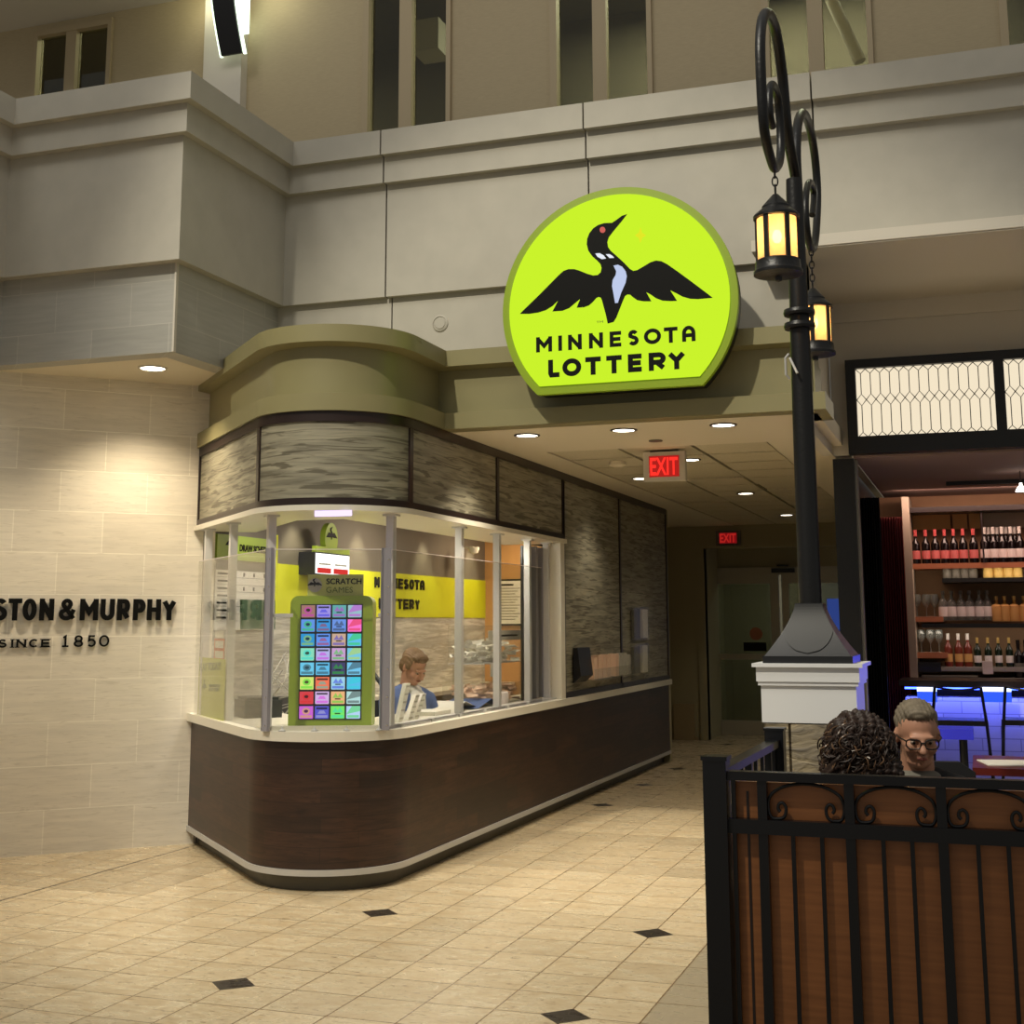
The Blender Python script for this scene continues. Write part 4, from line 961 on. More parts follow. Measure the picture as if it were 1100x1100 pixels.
# magazines and papers
t = thing('open_magazine', (-3.75, 9.55, .922), 'open white and blue magazine on the counter right of the attendant', 'magazine')
m = MB(); p = onX(470, 758, -3.8); q = onX(520, 757, -3.7)
m.add([(-3.95, 9.15, .925), (-3.62, 9.1, .925), (-3.62, 9.35, .99), (-3.95, 9.38, .99), (-3.62, 9.62, .93), (-3.95, 9.66, .93)], [(0, 1, 2, 3), (3, 2, 4, 5)]); m.build('pages', 'paper', t)
m = MB(); m.add([(-3.90, 9.45, .93), (-3.58, 9.5, .93), (-3.6, 9.85, .985), (-3.9, 9.8, .985), (-3.58, 10.0, .93), (-3.85, 10.05, .93)], [(0, 1, 2, 3), (3, 2, 4, 5)]); m.build('cover', 'blue_cloth', t)
m = MB(); m.box(-3.85, -3.62, 8.75, 9.05, .923, .95); tag(m.build('paper_stack', 'paper'), 'low stack of white papers on the counter before the attendant', 'papers')
# acrylic draw boxes filled with slips
def slips(box, n, mt, nm, parent, seed=1):
    x0, x1, y0, y1, z0, z1 = box; r = random.Random(seed); mb = MB()
    for k in range(n):
        c = Vector((r.uniform(x0+.03, x1-.03), r.uniform(y0+.03, y1-.03), z0+.01+(z1-z0)*r.random()**1.4)); R_ = Matrix.Rotation(r.uniform(0, 6), 4, 'Z') @ Matrix.Rotation(r.uniform(-1.2, 1.2), 4, 'X')
        q = [c+R_ @ Vector(e) for e in ((-.04, -.02, 0), (.04, -.02, .008), (.04, .02, 0), (-.04, .02, .01))]; mb.add(q+[v+Vector((0, 0, .002)) for v in q], [(0, 1, 2, 3), (4, 5, 6, 7), (0, 1, 5, 4), (2, 3, 7, 6)])
    o = mb.build(nm, mt, parent); tag(o, kind='stuff'); return o
def drawbox(u0, u1, v0, v1, x, d, label, mt, fill, seed, z0=None):
    p = onX(u0, v1, x); q = onX(u1, v0, x); zz0 = z0 if z0 else p.z; ztop = onX(u0, v0, x).z
    t = thing('draw_box', (x-d/2, (p.y+q.y)/2, zz0), label, 'box'); th = .004
    m = MB(); X0, X1, Y0, Y1 = x-d, x, p.y, q.y
    V8 = [(X0, Y0, zz0), (X1, Y0, zz0), (X1, Y1, zz0), (X0, Y1, zz0), (X0, Y0, ztop), (X1, Y0, ztop), (X1, Y1, ztop), (X0, Y1, ztop)]
    m.add(V8, [(0, 1, 5, 4), (1, 2, 6, 5), (2, 3, 7, 6), (3, 0, 4, 7), (4, 5, 6, 7)])
    m.build('clear_case', 'acrylic_box', t); m = MB(); m.box(x-d, x, p.y, q.y, zz0, zz0+.006); m.build('base', 'aluminium', t)
    slips((x-d, x, p.y, q.y, zz0+.006, zz0+(ztop-zz0)*fill), 150, mt, 'slips', t, seed); return t, p, q, zz0, ztop
t, p, q, za, zb_ = drawbox(519, 561, 672, 714, -3.72, .30, 'clear acrylic box half full of white slips, upper one of two', 'paper', .55, 2)
m = MB(); m.box(-3.716, -3.713, p.y+.1, q.y-.06, zb_-.12, zb_-.04); m.build('label_strip', 'paper', t)
m = MB(); m.box(-3.712, -3.711, p.y+.2, q.y-.15, zb_-.09, zb_-.075); m.build('label_text', 'ink', t)
m = MB(); m.box(-3.716, -3.713, p.y+.15, p.y+.4, za-.10, za-.0); m.build('hanging_tag', 'paper', t)
for yy in (p.y+.02, q.y-.03): m = MB(); m.box(-3.99, -3.97, yy, yy+.02, .923, za); m.box(-3.74, -3.72, yy, yy+.02, .923, za); m.build('stand_leg', 'acrylic_box', t)
mat('pink_paper', (232, 196, 170), .7)
drawbox(514, 561, 738, 768, -3.66, .30, 'clear acrylic box heaped with pinkish slips standing on the counter', 'pink_paper', .85, 4, .923)
m = MB(); p = onX(562, 672, -3.68); q = onX(572, 712, -3.68); m.box(-3.70, -3.68, p.y, q.y, q.z, p.z); tag(m.build('purple_ticket_pack', 'box_grey'), 'mauve ticket pack hanging right of the upper acrylic box', 'ticket pack')
m = MB(); m.box(-3.70, -3.68, p.y, q.y, q.z-.20, q.z-.01); tag(m.build('green_ticket_pack', 'lime_dark'), 'olive ticket pack below the mauve pack by the draw boxes', 'ticket pack')
m = MB(); p = onX(577, 668, -3.60); q = onX(587, 752, -3.60); m.box(-3.62, -3.60, p.y, q.y, .94, p.z); o = m.build('play_slip_holder', 'label_tan'); tag(o, 'tall tan strip of tickets before the sliding window tracks', 'tickets')
for k in range(7): m = MB(); m.box(-3.60, -3.597, p.y+.02, q.y-.02, 1.02+k*.085, 1.06+k*.085); m.build('ticket_print', ['toe_kick', 'label_white', 'lime_dark'][k % 3], o)
m = MB(); m.lathe([(.05, 0), (.05, .09), (.04, .1), (.001, .1)], (-3.62, 10.15, .923), 16); tag(m.build('white_jar', 'label_white', smooth=True), 'small white jar at the foot of the draw box', 'jar')
# framed notice on the end wall
def onYw(u, v, y=14.59): return onY(u, v, y)
p = onYw(535, 672); q = onYw(563, 622); fr_ = thing('framed_notice', ((p.x+q.x)/2, 14.58, p.z), 'black framed white notice on the orange end wall of the booth', 'notice')
m = MB(); m.box(p.x, q.x, 14.57, 14.598, p.z, q.z); m.build('frame', 'machine_black', fr_)
m = MB(); m.box(p.x+.02, q.x-.02, 14.564, 14.57, p.z+.02, q.z-.02); m.build('sheet', 'paper', fr_)
m = MB(); m.box(p.x+.05, q.x-.12, 14.561, 14.564, q.z-.075, q.z-.055); m.build('heading', 'ink', fr_)
for k in range(12):
    m = MB(); z = q.z-.11-k*.032; m.box(p.x+.04, q.x-.04-.03*(k % 3), 14.561, 14.564, z, z+.009); m.build('text_line', 'machine_grey', fr_)
t = thing('security_camera', (-4.9, 14.4, 2.3), 'small white security camera up in the corner of the booth', 'camera'); p = onY(509, 588, 13.5)
m = MB(); m.lathe([(.06, 0), (.06, -.02), (.045, -.06), (.001, -.075)], p, 16); m.build('dome', 'plaster_light', t, True); m = MB(); m.box(p.x-.16, p.x, p.y-.015, p.y+.015, p.z-.01, p.z+.01); m.build('arm', 'plaster_light', t)
# holders on the tall panels
def rack(u0, v0, u1, v1, x=-3.388): p = onX(u0, v1, x); q = onX(u1, v0, x); return p.y, q.y, p.z, onX(u0, v0, x).z
t = thing('payment_handset', (-3.35, 11.45, 1.1), 'black wedge shaped handset dock at the left end of the slip rack', 'device'); a, c, z0, z1 = rack(616, 696, 629, 734)
m = MB(); m.prism([(0, z0), (.07, z0+.06), (.04, z1), (0, z1)], lambda u, v, d: (-3.388+u, d, v), a, c); m.build('dock', 'machine_black', t)
t = thing('play_slip_rack', (-3.33, 12.0, 1.12), 'clear wall rack of pale play slips on the tall panel', 'rack'); a, c, z0, z1 = rack(629, 703, 670, 731)
m = MB(); m.box(-3.387, -3.30, a, c, z0, z0+.008); m.box(-3.304, -3.30, a, c, z0, z0+.1); m.build('tray', 'acrylic_box', t)
for k in range(9):
    if k == 4: continue
    yy = a+(c-a)*(k+.05)/9; m = MB(); m.box(-3.385, -3.31, yy, yy+(c-a)/9*.75, z0+.01, z1-(.01 if k % 2 else .03)); m.build('slip_stack', 'pink_paper' if k < 6 else 'paper_grey', t)
for (u0, v0, u1, v1, l) in ((678, 652, 693, 688, 'upper clear leaflet holder on the far tall panel'), (678, 692, 693, 726, 'lower clear leaflet holder on the far tall panel')):
    a, c, z0, z1 = rack(u0, v0, u1, v1); t = thing('leaflet_holder', (-3.37, (a+c)/2, z0), l, 'holder')
    m = MB(); m.box(-3.352, -3.348, a, c, z0, z1); m.box(-3.387, -3.35, a, a+.004, z0, z1); m.box(-3.387, -3.35, c-.004, c, z0, z1); m.build('pocket', 'acrylic_box', t)
    m = MB(); m.box(-3.386, -3.36, a+.02, a+(c-a)*.42, z0+.02, z1-.03); m.build('dark_leaflet', 'machine_grey', t)
    m = MB(); m.box(-3.386, -3.358, a+(c-a)*.62, c-.02, z0+.02, z1-.02); m.build('white_leaflet', 'paper', t)

# ================================================================== LAMP POST ON ITS PEDESTAL
PX, PY = -.727, 6.225
pd = thing('pedestal', (PX, PY, 0), 'white capped pedestal of stacked field stones carrying the lamp post', 'pedestal')
m = MB(); rr = random.Random(11); hw = .195; z = 0
rows = [.23, .21, .24, .215, .23]
for h in rows:
    for side in range(4):
        n = rr.choice((1, 2)); cut = [0]+sorted(rr.uniform(.24, .34) for _ in range(n-1))+[1] if n > 1 else [0, 1]
        for a, c in zip(cut, cut[1:]):
            R_ = Matrix.Translation((PX, PY, 0)) @ Matrix.Rotation(side*PI/2, 4, 'Z'); b = MB(R_); o_ = rr.uniform(0, .012)
            xa = -hw+2*hw*a; xc = -hw+2*hw*c
            b.add([(xa+.006, -hw-o_, z+.006), (xc-.006, -hw-o_+.004, z+.006), (xc-.006, -hw-o_, z+h-.006), (xa+.006, -hw-o_+.003, z+h-.006), (xa, -hw+.03, z), (xc, -hw+.03, z), (xc, -hw+.03, z+h), (xa, -hw+.03, z+h)],
                  [(0, 1, 2, 3), (0, 4, 5, 1), (1, 5, 6, 2), (2, 6, 7, 3), (3, 7, 4, 0)])
            n0 = len(m.v); m.v += b.v; m.uv += b.uv; m.f += [[n0+i for i in f] for f in b.f]; m.m += b.m
    z += h
m.box(PX-hw+.012, PX+hw-.012, PY-hw+.012, PY+hw-.012, 0, z)
m.build('stonework', 'field_stone', pd)
zt0 = z
m = MB(); m.box(PX-.205, PX+.205, PY-.205, PY+.205, 1.125, 1.30); m.box(PX-.216, PX+.216, PY-.216, PY+.216, 1.285, 1.302); m.build('body_box', 'white_paint', pd)
m = MB(); m.box(PX-.222, PX+.222, PY-.222, PY+.222, 1.302, 1.365); m.build('moulding', 'white_paint', pd)
m = MB(); m.box(PX-.238, PX+.238, PY-.238, PY+.238, 1.365, 1.381); m.build('cap', 'white_paint', pd)
lp = thing('lamp_post', (PX, PY, 1.381), 'tall black iron lamp post with two curled arms on a flared base', 'lamp post')
m = MB(); n = 14; rings = []
for k in range(n+1):
    f_ = k/n; z_ = 1.41+.235*f_; w = .062+(.19-.062)*(1-f_)**1.45; rings.append((w, z_))
vs = []; 
for w, z_ in rings: vs += [(PX-w, PY-w, z_), (PX+w, PY-w, z_), (PX+w, PY+w, z_), (PX-w, PY+w, z_)]
fs = [(i*4+j, i*4+(j+1) % 4, (i+1)*4+(j+1) % 4, (i+1)*4+j) for i in range(n) for j in range(4)]+[(0, 1, 2, 3), (n*4, n*4+1, n*4+2, n*4+3)]
m.add(vs, fs); m.box(PX-.195, PX+.195, PY-.195, PY+.195, 1.381, 1.412); fb_ = m.build('flared_base', 'satin_black', lp)
m = MB(); vs = []; K = 18
for k in range(K+1):
    z_ = 1.425+.215*k/K; f_ = (z_-1.41)/.235; w = .062+.128*(1-f_)**1.45; bb = min(w*.97, math.sqrt(max(0, .108**2-(min(z_, 1.533)-1.533)**2)))
    for o_ in (.006, -.01): vs += [(PX-bb, PY-w-o_, z_), (PX+bb, PY-w-o_, z_)]
fs = []
for k in range(K):
    a_ = k*4; b_ = a_+4; fs += [(a_, a_+1, b_+1, b_), (a_+2, b_+2, b_+3, a_+3), (a_, b_, b_+2, a_+2), (a_+1, a_+3, b_+3, b_+1)]
mat('plate_black', (30, 30, 31), .5); m.add(vs, fs); m.build('rounded_plate', 'plate_black', fb_)
m = MB(); m.lathe([(.052, 1.60), (.050, 2.4), (.046, 2.95), (.044, 3.05), (.040, 3.60), (.038, 3.66), (.001, 3.66)], (PX, PY, 0), 24); m.build('pole', 'iron', lp, smooth=30)
m = MB()
for z_ in (2.925, 2.99): m.lathe([(.05, z_), (.070, z_), (.074, z_+.012), (.070, z_+.028), (.05, z_+.03)], (PX, PY, 0), 24)
m.build('collar', 'iron', lp, smooth=30)
m = MB(); q = onX(844, 407, PX); m.tube([(PX-.05, PY-.045, 2.80), (PX-.065, PY-.055, 2.78), (PX-.065, PY-.055, 2.70), (PX-.05, PY-.045, 2.68)], .006, 8); m.tube([(PX-.045, PY-.05, 2.78), (PX-.01, PY-.075, 2.70)], .006, 8); m.build('hook', 'brushed_metal', lp)
XA = PX
def armpath(pts):
    P = [onX(u, v, XA) for u, v in pts]; out = []
    for i in range(len(P)-1):   # Catmull-Rom
        p0, p1, p2, p3 = P[max(i-1, 0)], P[i], P[i+1], P[min(i+2, len(P)-1)]
        for k in range(6):
            t = k/6; out.append(.5*((2*p1)+(p2-p0)*t+(2*p0-5*p1+4*p2-p3)*t*t+(3*p1-p0-3*p2+p3)*t**3))
    return out+[P[-1]]
a1 = [(856.5, 215), (854.5, 190), (846, 142), (840, 78), (833, 33), (825, 14.6), (819, 21), (816.6, 47), (818, 95), (821.4, 142), (828.5, 172.5), (833, 181), (838, 170), (838.5, 142), (835.5, 106), (830, 91), (826.5, 99), (827, 123), (830, 136)]
a2 = [(858, 225), (856.5, 200), (855, 165), (856.5, 136), (861, 122), (866, 126), (871, 142), (875.5, 170), (878, 205), (877.5, 235), (875.5, 260), (872.5, 268), (868.5, 258), (866, 240), (865.3, 215), (868, 198), (871.5, 197), (874.2, 210), (872.4, 231)]
for pts in (a1, a2):
    P = armpath(pts); k = len(P); m = MB(); m.tube(P, [.026-.010*i/k for i in range(k)], 12); m.build('scroll_arm', 'iron', lp, True)

def lantern(u, vt, label, ztop_pt, a0=0):
    c = onX(u, vt, XA); x, y, zt_ = c
    t = thing('hanging_lantern', (x, y, zt_-.39), label, 'lantern', 'lanterns hanging from the lamp post')
    R_ = .088
    m = MB(); m.lathe([(.001, 0), (.012, -.004), (.055, -.052), (.060, -.058), (.060, -.066), (.086, -.088), (.098, -.10), (.098, -.112), (.086, -.114)], c, 24); m.build('cap', 'iron', t, smooth=30)
    m = MB(); m.lathe([(R_, -.295), (.094, -.30), (.097, -.335), (.104, -.345), (.104, -.358), (.06, -.365), (.016, -.368), (.014, -.385), (.001, -.39)], c, 24); m.build('base_ring', 'iron', t, smooth=30)
    view = math.atan2(-y, -x)
    for k in range(6):
        a = view+a0+PI/6+PI/3*k; b = MB(Matrix.Translation(c) @ Matrix.Rotation(a, 4, 'Z')); b.box(R_-.012, R_+.004, -.010, .010, -.30, -.10); b.build('glazing_bar', 'iron', t)
        a2_ = a+PI/6; b = MB(Matrix.Translation(c) @ Matrix.Rotation(a2_, 4, 'Z')); n_ = 6
        for q in range(n_):
            t0, t1 = -PI/6+PI/3*q/n_, -PI/6+PI/3*(q+1)/n_; r_ = R_-.004; b.add([(r_*math.cos(t0), r_*math.sin(t0), -.30), (r_*math.cos(t1), r_*math.sin(t1), -.30), (r_*math.cos(t1), r_*math.sin(t1), -.11), (r_*math.cos(t0), r_*math.sin(t0), -.11)], [(0, 1, 2, 3)])
        b.build('glass_pane', 'amber_glass', t)
    b = MB(); b.ell(c+Vector((0, 0, -.19)), (.022, .022, .03), 12, 8); b.build('bulb', 'lamp_bulb', t, True)
    m = MB(); n = max(3, round((ztop_pt.z-zt_)/.034)); st = (ztop_pt.z-zt_)/n
    for k in range(n):
        zc_ = zt_+st*(k+.5)
        pts = [(math.cos(2*PI*i/12)*.012, math.sin(2*PI*i/12)*st*.62) for i in range(12)]
        m.tube([(x+(p if k % 2 else 0), y+(0 if k % 2 else p), zc_+q) for p, q in pts], .0035, 6, closed=True)
    m.build('chain', 'iron', t, True)
    light('POINT', 'lantern_lamp', tuple(c+Vector((0, 0, -.19))), 2.2, (1, .66, .36), .03)
lantern(833, 208, 'larger amber glass lantern hanging nearer, left of the lamp post', onX(833, 184, XA))
lantern(873, 309, 'smaller looking amber lantern hanging lower right behind the lamp post', onX(873, 271, XA), .42)

# ================================================================== RAILING
YR = 4.46
def rx(u, v=896): return onY(u, v, YR).x
zm1 = onY(950, 886, YR).z; zm0 = onY(950, 902, YR).z; ztr = onY(940, 835, YR).z
rl = thing('front_railing', (-.3, YR, 0), 'black metal railing with scrolls and wood panel in the foreground right', 'railing')
XR = 1.3
def vbar(x, w, z0, z1, y=YR, nm='baluster', par=None, d=None):
    d = d or w; m = MB(); m.box(x-w/2, x+w/2, y-d/2, y+d/2, z0, z1); return m.build(nm, 'black_rail', par or rl)
cpx = onY(769, 812, YR).x
m = MB(); m.box(cpx-.038, cpx+.038, YR-.038, YR+.038, 0, 1.115); m.box(cpx-.043, cpx+.043, YR-.043, YR+.043, 1.115, 1.128); m.build('corner_post', 'black_rail', rl)
m = MB(); m.box(cpx+.03, XR, YR-.022, YR+.022, ztr-.022, ztr+.006); m.build('top_rail', 'black_rail', rl)
m = MB(); m.box(cpx+.03, XR, YR-.018, YR+.018, zm0, zm1); m.build('middle_rail', 'black_rail', rl)
m = MB(); m.box(cpx+.03, XR, YR-.018, YR+.018, .08, .13); m.build('bottom_rail', 'black_rail', rl)
thick = [rx(820.5), rx(914), rx(1013)]; dx = thick[2]-thick[1]; thick += [thick[2]+dx, thick[2]+2*dx, thick[2]+3*dx]
for x in thick: vbar(x, .030, .1, ztr-.01, nm='thick_baluster')
vbar(cpx+.055, .014, .1, ztr-.01)
thin = [rx(852), rx(883), rx(948.5), rx(979.5), rx(1050), rx(1082.5)]
for k in range(2): thin += [thin[4]+dx*(k+1), thin[5]+dx*(k+1)]
for x in thin:
    if x < XR: vbar(x, .013, .1, zm0)
for i in range(len(thick)-1):
    a, c = thick[i]+.016, thick[i+1]-.016; w = c-a; mid = (a+c)/2; h0 = zm1; h1 = ztr-.026; H = h1-h0
    if c > XR: break
    m = MB(); P = []
    for sgn in (1,): 
        left = [(.165, .22), (.135, .30), (.15, .42), (.195, .46), (.235, .36), (.235, .20), (.20, .07), (.12, .035), (.05, .06), (.012, .20), (.005, .42)]
        top = [(.5+.49*math.cos(math.radians(t_)), .46+.52*math.sin(math.radians(t_))) for t_ in range(170, 5, -15)]
        right = [(1-x_, z_) for x_, z_ in left[::-1]]
        P = left+top+right
    Q = []
    for i_ in range(len(P)-1):
        p0, p1, p2, p3 = [Vector(P[max(0, min(len(P)-1, i_+o_))]) for o_ in (-1, 0, 1, 2)]
        for k_ in range(4): t_ = k_/4; Q.append(.5*((2*p1)+(p2-p0)*t_+(2*p0-5*p1+4*p2-p3)*t_*t_+(3*p1-p0-3*p2+p3)*t_**3))
    m.tube([(a+w*q_.x, YR, h0+H*q_.y) for q_ in Q], .0055, 8); m.build('scroll', 'black_rail', rl, True)
m = MB(); m.box(cpx+.045, XR, YR+.025, YR+.045, .06, ztr-.03); m.build('wood_panel', 'rail_wood', rl)
m = MB(); xx = rx(803); m.box(xx-.004, xx+.004, YR+.022, YR+.026, .06, ztr-.06); m.build('panel_seam', 'black_frame', rl)
# side railing back to the pedestal
q = onX(832, 785, cpx+.0); ybk = q.y
ybk = 5.70
sr = thing('side_railing', (cpx, 5.1, 0), 'black side railing running back from the corner post to the pedestal', 'railing')
xb_ = onY(832.5, 785, ybk).x
def lerpx(y): return cpx+(xb_-cpx)*(y-YR)/(ybk-YR)
m = MB(); m.box(xb_-.038, xb_+.038, ybk-.038, ybk+.038, 0, 1.118); m.box(xb_-.042, xb_+.042, ybk-.042, ybk+.042, 1.118, 1.128); m.build('end_post', 'black_rail', sr)
for nm, z0, z1, w in (('top_rail', ztr-.022, ztr+.006, .024), ('middle_rail', zm0, zm1, .018), ('bottom_rail', .08, .13, .018)):
    m = MB(); a = Vector((lerpx(YR+.04)+w, YR+.04)); c = Vector((lerpx(ybk-.03)+w, ybk-.03)); m.seg(a, c, 2*w, z0, z1); m.build(nm, 'black_rail', sr)
for k in range(8):
    y = YR+.16+k*.148; vbar(lerpx(y), .026 if k % 3 == 0 else .013, .1, ztr-.01, y, 'baluster', sr)
m = MB(); m.seg((lerpx(YR+.05)+.028, YR+.05), (lerpx(ybk-.05)+.028, ybk-.05), .014, .06, zm0); m.build('wood_panel', 'rail_wood', sr)

# ================================================================== BAR
YB = 10.12
m = MB(); m.box(-.97, -.845, YB, YB+.12, 2.79, 3.95); m.box(-.845, 3.2, YB, YB+.12, 3.50, 3.95); struct('wall_bar_front', m, 'plaster_light')
m = MB(); m.box(-.97, 3.2, YB-.02, YB, 3.80, 3.95); struct('trim_4', m, 'plaster_light')
YF = 10.0
def fx(u, v): return onY(u, v, YF)
TL = fx(907, 387); BR = fx(912, 487.7)
zT, zB = TL.z, BR.z; xL = (TL.x+BR.x)/2
pa = fx(918.6, 395.8); pb = fx(1070.5, 461.8); zp1, zp0 = pa.z, pb.z; xp0 = (fx(918.6, 395.8).x+fx(921.4, 467.8).x)/2; xp1 = (fx(1067, 386).x+fx(1070.5, 461.8).x)/2; xq0 = fx(1077.5, 384).x
tf = thing('transom_window', (.2, YF, zB), 'long black framed leaded glass transom glowing cream above the bar opening', 'window')
XE = xq0+(xp1-xp0)
m = MB(); fb = (xL, XE+.05)
m.box(fb[0], xp0, YF, YF+.12, zB, zT); m.box(xp0, fb[1], YF, YF+.12, zp1, zT); m.box(xp0, fb[1], YF, YF+.12, zB, zp0); m.box(xp1, xq0, YF, YF+.12, zp0, zp1); m.box(XE, fb[1], YF, YF+.12, zp0, zp1); m.build('frame', 'black_paint', tf)
for a, c in ((xp0, xp1), (xq0, XE)):
    m = MB(); m.box(a, c, YF+.05, YF+.056, zp0, zp1); g = m.build('glass_panel', 'transom_glow', tf)
    m = MB(); n = 14; w = (c-a)/n; H = zp1-zp0; r = .0032; y = YF+.045
    zc_ = zp0+H*.545; dh = H*.085
    for k in range(n+1):
        x = a+w*k
        for (z0, z1) in ((zp0+dh*.8, zc_-dh), (zc_+dh, zp1-dh*.8)): 
            if k < n: m.tube([(x+w/2, y, z0), (x+w/2, y, z1)], r, 4)
        for zz, s_ in ((zp0, 1), (zp1, -1)):
            if k < n: m.tube([(x, y, zz), (x+w/2, y, zz+s_*dh*.8), (x+w, y, zz)], r, 4)
        if k < n:
            m.tube([(x, y, zc_), (x+w/2, y, zc_+dh), (x+w, y, zc_)], r, 4); m.tube([(x, y, zc_), (x+w/2, y, zc_-dh), (x+w, y, zc_)], r, 4)
    m.build('lead_lines', 'black_paint', tf)
# bar opening edges, ceiling and walls
m = MB(); a = onY(894.5, 494.5, YB).x; c = onY(917, 494.5, YB).x; m.box(a, c, YB, YB+.2, 0, 2.765); struct('trim_bar_column', m, 'black_paint')
m = MB(); c2 = onY(921, 494.5, YB+.1).x; m.box(c, c2, YB+.05, YB+.15, 0, 2.76); struct('trim_mosaic_edge', m, 'box_grey')
m = MB(); m.box(c2-.02, 3.2, YB-.0, 13.7, 2.77, 2.79); struct('ceiling_bar', m, 'bar_ceiling')
m = MB(); m.box(-.96, -.90, YB+.2, 13.7, 0, 2.77); struct('wall_bar_left', m, 'black_paint')
m = MB(); m.box(3.2, 3.3, 8.4, 13.8, 0, 4.3); struct('wall_bar_right', m, 'black_paint')
YW = 13.55
m = MB(); m.box(-.96, 3.2, YW, YW+.1, 0, 2.77); struct('wall_bar_back', m, 'bar_wall')
xs0 = onY(975, 560, 13.3).x; xs1 = onY(979, 560, 13.3).x
m = MB(); m.box(xs0-.03, xs1, 12.95, YW, 0, 2.72); struct('wall_bar_niche_side', m, 'bar_plaster')
def curtain(u0, u1, y, ztop, mt, label):
    a = onY(u0, 650, y).x; c = onY(u1, 650, y).x; n = 48; P = []
    for k in range(n+1): P.append(Vector((a+(c-a)*k/n, y+.025*math.sin(k*1.3))))
    m = MB(); m.sweep(P, [(0, .02), (0, ztop), (-.006, ztop), (-.006, .02)]); tag(m.build('curtain', mt, smooth=True), label, 'curtain')
curtain(922, 950, 11.6, 2.60, 'curtain_black', 'long black curtain hanging at the left side of the bar')
curtain(947, 974, 12.8, 2.52, 'curtain_red', 'dark red curtain hanging between black curtain and bottle shelves')
# bottle shelves
YSF = 13.28
def sp(u, v, y=YSF): return onY(u, v, y)
xr = 1.35
bsh = thing('bottle_shelving', (.3, 13.3, 1.1), 'wall shelving of copper and black boards holding the bar bottles', 'shelving')
def shelf(nm, u0, v0, v1, mt, label, u1=None, y0=13.12):
    a = onY(u0, v0, y0).x; c = onY(u1, v0, y0).x if u1 else xr; z1 = onY(u0+15, v0, y0).z; z0 = onY(u0+15, v1, y0).z
    m = MB(); m.box(a, c, y0, YW, z0, z1); m.build(nm, mt, bsh); return z1
zA = shelf('shelf', 976, 605.5, 611, 'shelf_copper', 'topmost copper edged shelf of bottles behind the bar')
zA2 = shelf('shelf', 1012, 621, 625.5, 'shelf_black', 'black shelf just under the copper top shelf')
zB_ = shelf('shelf', 979.5, 662.5, 668, 'shelf_copper', 'short copper shelf holding three glasses, middle row', 1013)
zB2 = shelf('shelf', 990, 670, 674.5, 'shelf_black', 'long black shelf under the middle row of pale bottles')
zC = shelf('shelf', 981.5, 701, 707, 'shelf_copper', 'short copper shelf holding three glasses, lower row', 1018)
zC2 = shelf('shelf', 1011, 716.5, 721, 'box_grey', 'pale ledge under the lower row of dark bottles')
m = MB(); c = onY(985, 728, 13.0); m.box(onY(974, 730, 12.9).x, 3.2, 12.85, YW, c.z-.05, c.z); m.box(onY(974, 730, 12.9).x+.02, 3.2, 12.95, YW, 0, c.z-.05, 1); tag(m.build('back_bar_counter', ['box_grey', 'black_frame']), 'grey stone topped back bar below the bottle shelves', 'counter')
zCt = c.z
for u0, u1 in ((979, 1020), (1022.5, 1038.5), (1040.5, 1052.5), (1056, 1100)):
    a, b_ = sp(u0, 552).x, sp(u1, 552).x; z0, z1 = sp(1020, 567).z, sp(1020, 551).z; m = MB(); m.box(a, b_ if u1 < 1100 else xr, 13.46, 13.54, z0, z1); m.build('backlit_panel', 'label_tan' if u0 < 1050 else 'bar_plaster', bsh)
m = MB(); a = onY(972.5, 546, 13.1).x; m.box(a, xr, 13.05, 13.4, sp(1000, 550.5, 13.1).z, sp(1000, 545, 13.1).z); m.box(onY(1053.6, 560, 13.1).x, onY(1055.4, 560, 13.1).x, 13.1, 13.13, zA, sp(1000, 550, 13.1).z); m.build('frame', 'black_frame', bsh)
def bottle(style):
    # (profile, per-ring materials, material list)
    if style == 'wine': pr = [(.037, 0), (.038, .01), (.038, .04), (.0385, .045), (.0385, .115), (.038, .12), (.038, .17), (.034, .19), (.015, .225), (.0145, .25), (.0155, .255), (.0155, .31), (.001, .31)]; mi = [0, 0, 0, 1, 1, 0, 0, 0, 0, 2, 2, 2]
    elif style == 'liquor': pr = [(.040, 0), (.042, .01), (.042, .03), (.0425, .035), (.0425, .12), (.042, .125), (.042, .155), (.030, .185), (.014, .20), (.013, .235), (.016, .24), (.016, .27), (.001, .27)]; mi = [0, 0, 0, 1, 1, 0, 0, 0, 0, 2, 2, 2]
    elif style == 'jar': pr = [(.045, 0), (.047, .01), (.047, .09), (.04, .10), (.04, .115), (.001, .115)]; mi = [1, 1, 1, 0, 0]
    elif style == 'square': pr = [(.046, 0), (.048, .01), (.048, .14), (.03, .155), (.014, .165), (.014, .19), (.017, .195), (.017, .23), (.001, .23)]; mi = [1, 1, 1, 0, 0, 0, 2, 2]
    elif style == 'glass': pr = [(.034, 0), (.034, .003), (.004, .008), (.004, .08), (.02, .095), (.038, .13), (.040, .16), (.034, .20), (.032, .20), (.038, .16), (.036, .13), (.001, .10)]; mi = [0]*11
    return pr, mi
